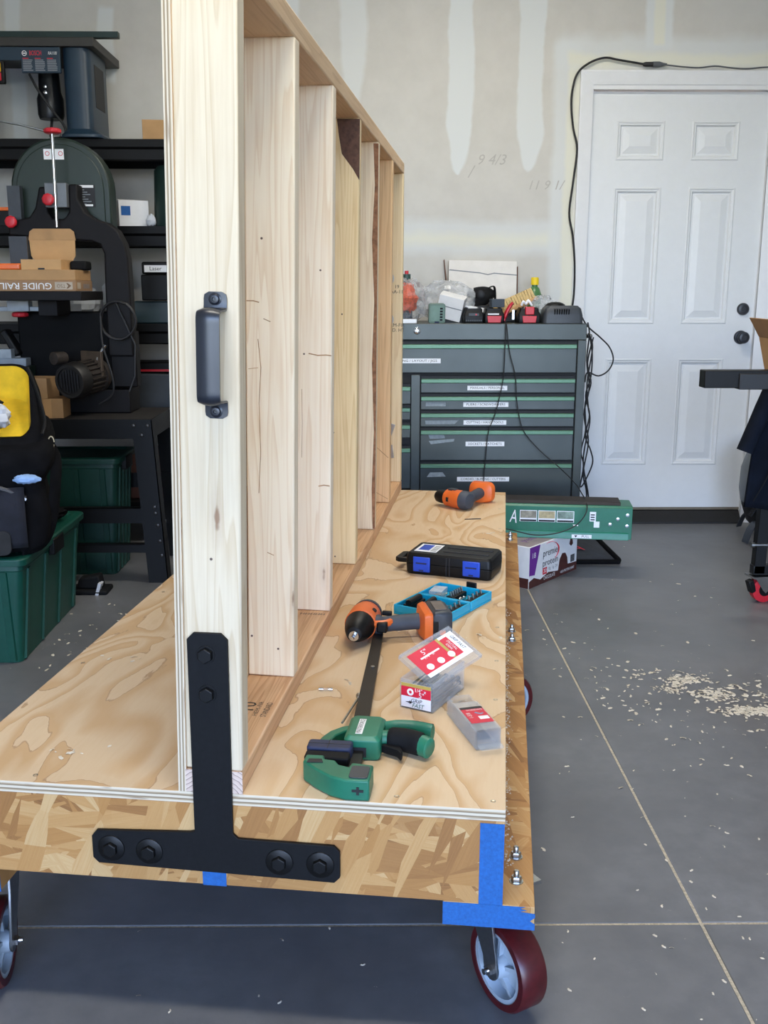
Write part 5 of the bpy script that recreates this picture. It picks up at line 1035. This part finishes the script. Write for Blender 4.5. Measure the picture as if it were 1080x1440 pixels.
tag(B().box(-5,5,-4,4,0,9).done('storage_bin', plain('dark_rust_bin','4a2e26',.6,var=.2), None, loc=(-40.8,190.5,8.0), bevel=.3), 'rusty brown bin on the lowest shelf beside the saw stand', 'bin')
t = thing('hand_plane_box', 'orange topped pack at the end of the second shelf', 'box', (-63, 187.5, 57.6), 0)
B().box(-3,3,-2.5,2.5,0,2.6).done('pack_base', M['black_plastic'], t, bevel=.1); B().box(-3,3,-2.5,2.5,2.6,3.2).done('pack_top', M['orange'], t, bevel=.1)
# under-stand tote on the floor
def tote(name, lab, x, y, rz_, dx, dy, h, mat, ribs=True):
    t = thing(name, lab, 'tote', (x,y,0), rz_)
    bdy = B().loft([[(a_,c_,z_) for a_,c_ in rrect(-dx+i_,dx-i_,-dy+i_,dy-i_,.9)] for z_,i_ in ((0,1.3),(h-1.8,.1),(h-1.75,0),(h-.9,0))]).done('tote_body', mat, t, bevel=.05)
    if ribs:
        for k in range(4):
            y_ = -dy+2.6+k*(2*dy-5.2)/3
            for s_ in (-1,1):
                B().loft([[(s_*(dx-1.35),y_-.55,.3),(s_*(dx-1.0),y_-.4,.3),(s_*(dx-1.0),y_+.4,.3),(s_*(dx-1.35),y_+.55,.3)],[(s_*(dx-.2),y_-.55,h-1.9),(s_*(dx+.12),y_-.4,h-1.9),(s_*(dx+.12),y_+.4,h-1.9),(s_*(dx-.2),y_+.55,h-1.9)]]).done('side_rib', mat, bdy)
        for k in range(4):
            x_ = -dx+2.4+k*(2*dx-4.8)/3
            B().loft([[(x_-.55,-dy+1.35,.3),(x_-.4,-dy+1.0,.3),(x_+.4,-dy+1.0,.3),(x_+.55,-dy+1.35,.3)],[(x_-.55,-dy+.2,h-1.9),(x_-.4,-dy-.12,h-1.9),(x_+.4,-dy-.12,h-1.9),(x_+.55,-dy+.2,h-1.9)]]).done('side_rib', mat, bdy)
    lid = B().loft([[(a_,c_,z_) for a_,c_ in rrect(-dx-i_,dx+i_,-dy-i_,dy+i_,1.1)] for z_,i_ in ((h-1.0,.55),(h-.2,.6),(h,.4),(h+.02,-.5),(h-.3,-.8))]).done('tote_lid', mat, t, bevel=.06)
    for s_ in (-1,1):
        B().box(s_*(dx+.3)-.45,s_*(dx+.3)+.45,-2.2,2.2,h-2.6,h-.4).done('lid_latch', M['black_plastic'], t, bevel=.15)
    return t
M['tote_green'] = plain('forest_green_plastic','0b4639',.4,var=.12)
tote('storage_tote', 'forest green lidded tote on the floor under the black tool bag', -54.4, 134, .6, 10.7, 13.4, 14.2, M['tote_green'])
tote('storage_tote', 'dark green tote pushed under the saw stand', -50.5, 167.6, 0, 8.8, 6, 20.0, plain('deep_green_plastic','0c3a30',.45,var=.12))

# ================================================================ band saw and its stand
sd_ = thing('saw_stand', 'black bolted sheet steel machine stand with splayed legs', 'stand', (-48.5, 158, 0), 0)
M['stand_black'] = plain('stand_black_paint','090a0c',.5,spec=.22,var=.2,scale=1)
B().box(-13.5,13.6,0,.2,23.6,26.7).box(-13.5,13.6,16.8,17,23.6,26.7).box(-13.5,-13.3,.2,16.8,23.6,26.7).box(13.4,13.6,.2,16.8,23.6,26.7).done('apron', M['stand_black'], sd_, bevel=.04)
B().box(-13.4,13.5,.2,16.8,26.4,26.65).done('top_sheet', plain('dusty_black_sheet','1d1916',.7,var=.35,scale=.8), sd_)
for sx in (-1, 1):
    for y_, dy in ((-.12, 1), (17.12, -1)):
        xt0, xt1, xb0, xb1 = sx*13.7, sx*10.5, sx*15.2, sx*12.0
        l_ = B()
        l_.loft([[(xt0,y_,26.6),(xt1,y_,26.6),(xt1,y_+dy*.15,26.6),(xt0,y_+dy*.15,26.6)], [(xb0,y_,0),(xb1,y_,0),(xb1,y_+dy*.15,0),(xb0,y_+dy*.15,0)]])
        l_.loft([[(xt0,y_,26.6),(xt0-sx*.15,y_,26.6),(xt0-sx*.15,y_+dy*2.6,26.6),(xt0,y_+dy*2.6,26.6)], [(xb0,y_,0),(xb0-sx*.15,y_,0),(xb0-sx*.15,y_+dy*2.6,0),(xb0,y_+dy*2.6,0)]])
        l_ = l_.done('leg', M['stand_black'], sd_, smooth=0)
        if dy > 0:
            for bx, bz in ((10.8,25.7),(13.0,25.7),(12.0,24.2),(13.5,12.6),(13.6,11.6),(13.9,9.6),(14.1,7.0),(14.3,4.6)):
                B().lathe([(.01,0),(.34,0),(.3,-.14),(.12,-.2),(.01,-.2)], (sx*bx,y_,bz), (0,1,0), n=12).done('carriage_bolt', plain('dark_bolt','3c3a38',.4,.7), l_)
B().box(-13.4,13.6,.15,.3,9.9,12.4).box(-13.4,13.6,.15,1.5,12.3,12.4).done('stretcher', M['stand_black'], sd_); B().box(-13.4,13.6,16.6,16.8,12.6,15.2).done('stretcher', M['stand_black'], sd_)
B().box(-13.9,14.0,.15,.3,5.0,6.3).box(-13.9,14.0,.15,1.5,6.25,6.35).done('stretcher', M['stand_black'], sd_)
sw_ = thing('band_saw', 'dark green and black band saw with red knobs and a dusty motor', 'band saw', (-48.5, 158, 26.65), 0)
bx_ = lambda x: x + 48.5
bz_ = lambda z: z - 26.65
M['saw_green'] = plain('dark_green_enamel','1b2a23',.4,var=.1); M['cast'] = plain('black_cast_iron','0f0d0f',.6,spec=.25,var=.2,bump=.2,bscale=12)
cov = [(-58.1,54.5),(-42.2,54.5)] + [(-50.15+7.95*math.cos(R(a)), 62.4+7.9*math.sin(R(a))) for a in range(0,181,10)]
cv = B().prism([(bx_(x),bz_(z)) for x,z in cov], 11.6, 15.5, 'y').done('upper_wheel_cover', M['saw_green'], sw_, bevel=.35, seg=3)
cov2 = [(-57.2,54.8),(-43.1,54.8)] + [(-50.15+7.0*math.cos(R(a)), 62.3+7.0*math.sin(R(a))) for a in range(0,181,10)]
B().prism([(bx_(x),bz_(z)) for x,z in cov2], 11.35, 11.6, 'y').done('cover_face', M['saw_green'], cv, bevel=.15)
lb = B().box(bx_(-52.4),bx_(-49.2),11.3,11.34,bz_(66.9),bz_(68.5)).done('arrow_label', M['label_white'], cv)
for x_ in (-51.9,-49.8): B().lathe([(.28,0),(.36,0),(.36,-.02),(.28,-.02)], (bx_(x_)+.1,11.28,bz_(67.8)), (0,1,0), n=14, cap=False).done('arrow_print', M['ink_red'], lb)
lb = B().box(bx_(-47.4),bx_(-44.6),11.3,11.34,bz_(59.6),bz_(63.1)).done('data_plate', M['ink'], cv)
B().box(bx_(-47.3),bx_(-44.8),11.26,11.3,bz_(62.6),bz_(63.0)).done('plate_heading', M['ink_white'], lb)
for k in range(7): B().box(bx_(-47.3),bx_(-46.3)+(k*37%11)*.12,11.26,11.3,bz_(62.2-k*.36),bz_(62.35-k*.36)).done('plate_line', M['ink_grey'], lb)
B().box(bx_(-46.6),bx_(-45.0),11.26,11.3,bz_(59.75),bz_(60.05)).done('serial_tag', M['ink_white'], lb)
arm = [(-57.6,55.0),(-57.6,57.2),(-56,57.4),(-54.2,57.8),(-53.2,59.2),(-52.4,62.4),(-51.3,62.4),(-51.2,58.6),(-50.6,57.6),(-48.8,57.5),(-47.9,58.6),(-47.7,62.8),(-46.3,62.8),(-46.4,60.6),(-45.4,58.6),(-43.8,57.5),(-42,57.0),(-40.4,55.8),(-39.4,53.8),(-39.0,51.5),(-38.9,46),(-38.9,36),(-43.0,36),(-42.9,47.5),(-42.75,52.2),(-43.3,53.6),(-44.6,54.1),(-48,54.3),(-52.4,54.6)]
B().prism([(bx_(x),bz_(z)) for x,z in arm], 7.6, 10.6, 'y').done('cast_frame', M['cast'], sw_, bevel=.3, seg=3)
B().box(bx_(-42.8),bx_(-38.6),8.2,11,bz_(31),bz_(40)).done('column_base', M['cast'], sw_, bevel=.2)
B().box(bx_(-51.2),bx_(-47.8),6.6,8.2,bz_(59.2),bz_(62.9)).done('guide_block', plain('grey_guide_block','6b7074',.45,.3), sw_, bevel=.1)
B().cyl((bx_(-49.5),6.2,bz_(56.2)),(bx_(-49.3),6.2,bz_(70.2)),.24).done('tension_rod', M['chrome'], sw_)
def knob(x, y, z, ax, r=.95):
    k = B().lathe([(.01,-.35),(r*.8,-.35),(r,-.2),(r,.25),(r*.75,.45),(.01,.5)], (bx_(x),y,bz_(z)), ax, n=9).done('adjust_knob', M['red'], sw_, bevel=.08); return k
knob(-49.2,6.2,70.4,(0,0,1),1.35); knob(-50.4,5.6,60.3,(0,-1,0)); knob(-56.7,6.4,57.0,(0,-1,0)); k = knob(-56.2,6.0,42.7,(0,0,1),1.3)
B().box(bx_(-57.6),bx_(-55.6),8.2,9.6,bz_(57),bz_(62.6)).done('rack_post', M['dark_plastic'], sw_); B().box(bx_(-57.2),bx_(-54.4),6.2,8.4,bz_(50.5),bz_(54.8)).done('blade_guide', M['dark_plastic'], sw_); B().lathe([(.01,0),(1.0,0),(1.0,1.2),(.01,1.2)], (bx_(-55.4),7.2,bz_(50.6))).done('guide_bearing', M['zinc'], sw_)
B().box(bx_(-61),bx_(-44),-2.2,10.4,bz_(45.0),bz_(46.38)).box(bx_(-52),bx_(-49),2,9,bz_(42.6),bz_(45.0)).done('work_table', M['cast'], sw_, bevel=.12)
B().box(bx_(-57.4),bx_(-54.0),3.6,5.6,bz_(43.3),bz_(44.9)).box(bx_(-61),bx_(-52.5),4.2,5.2,bz_(43.3),bz_(44.0)).done('trunnion_scale', plain('pale_grey_cast','9aa2a8',.5), sw_, bevel=.1)
for x_ in (-52.0,-50.9,-49.8): B().cyl((bx_(x_)-.3,4.6,bz_(43.7)),(bx_(x_)+.3,4.6,bz_(43.7)),.42,n=12).done('lock_nut', M['chrome'], sw_)
B().box(bx_(-57.6),bx_(-42.3),8.4,15.5,bz_(30.6),bz_(43.1)).done('lower_wheel_housing', plain('dull_black_housing','08090b',.7,spec=.15,var=.2), sw_, bevel=.3)
B().box(bx_(-57.6),bx_(-40),8.4,15.5,bz_(26.68),bz_(30.6)).done('saw_base', M['cast'], sw_, bevel=.2)
B().obox((bx_(-58.6),8.2,bz_(38.2)),(1.2,2.6,4.6),(0,-28,0)).done('dust_port', M['black_plastic'], sw_, bevel=.3)
# motor
mo = Vector((bx_(-47.4), .2, bz_(32.6))); md = Vector((.33, .94, .07)).normalized()
M['dusty'] = plain('dusty_motor_paint','271f19',.7,var=.35,scale=1.2)
B().lathe([(.01,.25),(2.15,.25),(2.15,0),(2.6,0),(2.8,.3),(2.9,1.8),(2.9,2.2),(.01,2.2)], mo, md, n=28).done('fan_cowl', plain('worn_black_cowl','141211',.5,var=.3), sw_)
for k in range(7):
    q = md.cross(Vector((0,0,1))).normalized(); up_ = q.cross(md); hgt = 1.8*math.sqrt(1-((k-3)*.28/1)**2*.9)
    c_ = mo + q*((k-3)*.5) + md*.1
    B().sweep([c_-up_*hgt, c_+up_*hgt], .11, 6).done('fan_grille_bar', M['ink'], sw_)
B().lathe([(.01,2.2),(2.35,2.2),(2.35,6.6),(.01,6.6)], mo, md, n=28).done('motor_barrel', M['dusty'], sw_)
for k in range(20):
    a = R(k*18); q = md.cross(Vector((0,0,1))).normalized(); up_ = q.cross(md); d_ = q*math.cos(a)+up_*math.sin(a); e_ = md.cross(d_)*.09
    p0 = mo+md*2.6+d_*2.3; p1 = mo+md*6.3+d_*2.3; o2 = d_*.42
    B().add([p0-e_,p0+e_,p0+e_+o2,p0-e_+o2,p1-e_,p1+e_,p1+e_+o2,p1-e_+o2],[(0,1,2,3),(4,7,6,5),(0,4,5,1),(1,5,6,2),(2,6,7,3),(3,7,4,0)]).done('cooling_fin', M['dusty'], sw_)
B().lathe([(.01,6.6),(2.75,6.6),(2.75,7.6),(1.6,8.6),(.01,8.6)], mo, md, n=28).done('end_bell', M['dusty'], sw_)
B().obox(mo+md*6.4+Vector((0,0,1.8)),(5.2,.5,4.2),(0,0,-38)).done('mount_plate', plain('dusty_tan_steel','4d3f31',.7,var=.25), sw_, bevel=.08)
B().lathe([(.01,0),(.9,0),(1.0,-.3),(1.0,-2.2),(.01,-2.4)], mo+Vector((-.9,1.6,3.6)), (.55,.83,0), n=20).done('capacitor_can', M['dusty'], sw_)
B().cyl(mo+md*6.2+Vector((1.2,-.8,2.6)), mo+md*6.2+Vector((2.6,-.8,5.0)), .32).done('tension_handle', M['chrome'], sw_)
pts = [Vector((bx_(-40.8)+2.8*math.cos(R(a))*(1+.03*math.sin(a)), 5.6+.006*a*.3, bz_(41.8)+3.0*math.sin(R(a)))) for a in range(60,830,20)]
B().sweep(pts + [Vector((bx_(-38.3),6.6,bz_(38))),Vector((bx_(-38.6),6.6,bz_(33))),Vector((bx_(-39.5),6,bz_(30.5)))], .17, 8).done('coiled_power_cord', M['cord'], sw_)
B().sweep(smoothpts([(bx_(-43.3),5.4,bz_(42.5)),(bx_(-43.0),4.6,bz_(38)),(bx_(-41.6),4.0,bz_(33)),(bx_(-41.8),4.0,bz_(30.2)),(bx_(-44),4.2,bz_(28.6))],6), .17, 8).done('coiled_power_cord', M['cord'], sw_)
# ---- boxes on the saw table
t = thing('guide_rail_carton', 'long flat brown carton printed GUIDE RAIL upside down on the saw table', 'carton', (-58, 158.2, 46.4), 0)
B().box(-15,12.6,0,9.2,0,1.62).done('carton_body', plain('brown_kraft_print','9b7a5a',.8,var=.06), t, bevel=.04)
text('GUIDE RAIL', M['ink_white'], t, (5.0,-.02,.8), (90,180,0), .95, width=7.9, bold=.008)
B().box(9.4,12.1,-.025,0,.25,1.35).done('print_block', plain('pale_print','b9ab98',.7), t); text('TSO', plain('brown_ink','7a5f48',.8), t, (10.35,-.03,.8), (90,180,0), .55, width=1.3); B().prism([(11.15,.4),(11.45,.8),(11.15,1.2),(11.4,1.2),(11.9,.8),(11.4,.4)], -.035, -.02, 'y').done('chevron_mark', plain('brown_ink_b','7a5f48',.8), t, smooth=0)
B().box(12.6,12.62,.8,2.6,.35,1.3).done('print_icon', plain('pale_print_b','b9ab98',.7), t); B().box(12.6,12.62,4.0,7.5,.4,1.1).done('print_icon', plain('pale_print_c','8d8078',.7), t)
tag(B().box(-15,12.5,0,8.8,0,1.55).done('long_flat_carton', M['cardboard'], None, loc=(-58,158.4,48.04), bevel=.05), 'plain long brown carton stacked on the printed guide rail carton', 'carton')
t = thing('open_mailer_box', 'open brown mailer box with its lid standing up on the stacked cartons', 'box', (-50.65, 158.7, 49.62), 0)
for a in ((-3.05,3.05,0,6.6,0,.1),(-3.05,3.05,0,.12,.1,1.5),(-3.05,-2.93,.12,6.6,.1,1.5),(2.93,3.05,.12,6.6,.1,1.5),(-2.93,2.93,6.48,6.6,.1,1.5)): B().box(*a).done('tray_wall', M['cardboard_in'], t)
B().prism([(-3.0,0),(3.0,0),(3.5,.8),(3.6,3.2),(-3.6,3.2),(-3.5,.8)], 0, .12, 'y').done('lid_panel', M['cardboard_in'], t, loc=(0,6.5,1.45), rot=(4,0,0)); B().prism([(-3.7,0),(3.7,0),(3.5,1.3),(2.9,1.75),(-2.9,1.75),(-3.5,1.3)], 0, .12, 'y').done('tuck_flap', M['cardboard'], t, loc=(0,6.25,4.65), rot=(-4,0,0))
B().box(-.5,.5,-.02,0,0,.25).done('tab_slot', M['ink'], t)
tag(B().prism(rrect(-4,4,-1.6,1.6,.5),0,.95).done('orange_case', M['orange'], None, loc=(-58.2,161.6,49.62), bevel=.2), 'low orange plastic case beside the open mailer box', 'case')
tag(B().box(-1.3,1.3,-1.6,1.6,0,1.4).done('black_pouch', M['rubber'], None, loc=(-46.2,164.4,49.62), bevel=.3), 'small black pouch beside the open mailer box', 'pouch')
for nm, lab, x_, z_, w_, hgt, rz_ in (('small_carton','lower small brown carton on the saw stand by the motor',-51.6,26.68,4.8,3.1,3),('small_carton','upper small brown carton stacked beside the saw motor',-53.5,29.8,4.8,3.2,-5)):
    t = thing(nm, lab, 'box', (x_,162,z_), rz_, 'small cartons on the saw stand'); B().box(-w_/2,w_/2,-2.4,2.4,0,hgt).done('box_body', M['cardboard'], t, bevel=.05); B().box(-w_/2-.01,w_/2+.01,-2.42,2.42,hgt*.97,hgt*.99).done('flap_seam', M['cardboard_in'], t); B().box(-.6,.6,-2.43,-2.4,0,hgt).done('packing_tape', M['cardboard_in'], t)
tag(B().box(-4,4,-1.2,1.2,0,1.3).done('fence_rail', plain('pale_blue_grey_rail','8b969f',.5), None, loc=(-59.5,164.2,34.6), bevel=.1), 'pale grey rail end poking out beside the lower saw housing', 'rail'); B().box(-3,3.4,-.9,.9,0,1.4).done('rail_cap', plain('pale_rail_cap','98a3ab',.5), bpy.data.objects['fence_rail'], loc=(-1.8,0,1.3))
tag(B().box(-5,4.5,-2,2,0,4.9).done('rail_block', M['saw_green'], None, loc=(-59.5,163.8,29.7), bevel=.1), 'dark green block under the pale grey rail end', 'block')
B().box(-4.6,4.2,-1.7,1.7,0,3.0).done('block_base', M['black_plastic'], bpy.data.objects['rail_block'], loc=(0,0,-3.0))

# ================================================================ tool bag on the tote
bg = thing('tool_bag', 'black canvas tool bag gaping open to show its yellow lining', 'bag', (-54.4, 127.0, 14.25), 17)
def bagring(z, dx, dy, ox=0, oy=0, slope=0, r=2.2, jit=0, seed=0):
    dy = dy*.76; oy = oy*.76 - 1.9; r = min(r, dy*.6)
    rnd = random.Random(seed*100+int(z*10)); P = rrect(-dx,dx,-dy,dy,r,6)
    return [(ox+x*(1+jit*(rnd.random()-.5)), oy+y*(1+jit*(rnd.random()-.5)), z + slope*(y/dy)) for x,y in P]
B().loft([bagring(0,11.0,7.6,0,0,0,2,.0), bagring(.6,11.8,8.2,0,0,0,2.4,.015), bagring(3.5,12.4,8.8,.2,0,0,2.6,.03), bagring(7,12.3,8.9,.1,0,0,2.6,.03), bagring(9.2,11.7,8.3,.0,0,.2,2.6,.035), bagring(10.6,12.5,9.0,.3,0,.5,2.6,.04), bagring(13.2,13.3,9.2,.5,0,1.0,2.6,.03), bagring(15.0,12.6,8.6,.1,.2,1.6,2.6,.02), bagring(15.3,11.8,8.0,.6,.4,1.8,2.6,.0)]).done('bag_body', M['charcoal_cloth'], bg, sub=1, smooth=180)
mouth = lambda k, zz, sl: bagring(zz,10.2-k,7.6-k,-1.0,.6,sl,2.4)
B().loft([bagring(15.6,11.2,7.8,1.0,.6,2.2,2.4), bagring(17.0,10.8,7.5,1.2,.8,3.6,2.4), bagring(18.6,10.2,7.2,1.2,1.0,4.2,2.4), bagring(18.7,9.5,6.6,1.2,1.0,4.2,2.0), bagring(16.6,9.8,6.9,1.2,.8,3.4,2.0)], cap=False).done('mouth_rim', M['charcoal_cloth'], bg, smooth=180)
B().loft([bagring(18.45,9.5,6.6,1.2,1.0,4.15,2.0), bagring(16.6,9.4,6.5,1.2,.9,3.4,2.0), bagring(16.0,9.2,6.3,1.2,.7,2.4,2.0)], cap=False).add(bagring(16.0,9.2,6.3,1.2,.7,2.4,2.0), [tuple(range(28))]).done('yellow_lining', M['yellow_cloth'], bg, smooth=60)
B().grid(lambda u,v: (-11+20.5*u, -8.9-.9*math.sin(math.pi*v)-.15*math.sin(11*u+4*v), 1.2+7.6*v), 20, 8).done('front_pocket', plain('dark_navy_canvas','1b1d26',.9,var=.3,scale=.5,bump=.3,bscale=9), bg, solid=.3, smooth=80)
B().prism([(-2.5,4.4),(6.2,4.6),(5.6,6.2),(6.8,8.6),(-2.5,8.4)], -10.1, -9.85, 'y').done('red_patch', M['red_cloth'], bg, bevel=.05)
B().sweep(smoothpts([(-10,-9.3,9.2),(0,-9.6,9.5),(6,-9.4,9.1),(9.6,-9.0,7.4)],6), .26, 6).done('zipper', plain('grey_zip','4a4a4c',.6), bg); B().obox((9.3,-9.35,7.5),(.9,.25,.3),(0,28,0)).done('zip_pull', M['zinc'], bg)
B().prism(rrect(-11,7.6,.5,3.6,.8), -9.75, -9.45, 'y').done('logo_panel', plain('worn_black_panel','242424',.85,var=.3), bg, bevel=.1)
text('AWP', M['yellow'], bg, (4.6,-9.8,2.3), (90,176,0), 1.1, 'logo_lettering', width=3.2, bold=.015)
B().sweep(smoothpts([(12.6,-4.2,13.6),(13.4,-5.0,11.5),(13.1,-5.6,8),(12.5,-5.8,4),(11.2,-6.4,1.2),(8.8,-8.2,.8)],6), .95, 8, flat=(.3,1)).done('shoulder_strap', M['charcoal_cloth'], bg)
B().sweep([Vector((13.0+.35*math.cos(R(a)),-5.0,13.6+.75*math.sin(R(a)))) for a in range(0,360,24)], .1, 6).done('strap_clip', plain('brass_clip','8a8068',.35,.9), bg)
B().sweep(smoothpts([(12.0,-6.4,14.8),(12.4,-4,16.4),(11.6,0,19.6),(10.6,3.0,22.4)],6), .22, 6).done('rim_piping', M['rubber'], bg)
def lump(name, lab, c, r, m_, seed): return crumple(name, lab, 'cloth', c, r, m_, .3, seed, 16, 10)
lump('white_rag', 'white rag stuffed in the open tool bag', (-46.4,124.4,29.8), (1.6,1.5,1.5), M['white_cloth'], 41)
lump('red_glove', 'red and black glove in the open tool bag', (-48.9,124.0,30.0), (1.4,1.4,1.2), M['red_cloth'], 42)
lump('black_pouch', 'black roll lying behind the red glove in the bag', (-48.6,127.2,31.0), (2.0,1.2,1.3), M['rubber'], 43)
lump('blue_rag', 'pale blue rag hanging out of the tool bag pocket', (-42.2,121.0,23.5), (1.7,.8,.55), M['blue_cloth'], 44)
lump('black_rag', 'dusty black rag on the back edge of the green tote lid', (-46.6,142.2,14.25), (2.2,2.2,.9), M['charcoal_cloth'], 45)
tag(B().box(-3,3,-2,2,0,.8).prism([(-2,.8),(2,.8),(1.6,3.0),(-1.6,2.4)],-1.2,1.2,'y').done('work_shoe', M['rubber'], None, loc=(-44.5,153.0,0), bevel=.3), 'dark block with a pale sole on the floor behind the green tote', 'shoe')
B().obox((1.6,-1.2,.9),(.5,1.6,2.0),(0,16,0)).done('pale_sole', M['white_cloth'], bpy.data.objects['work_shoe'])
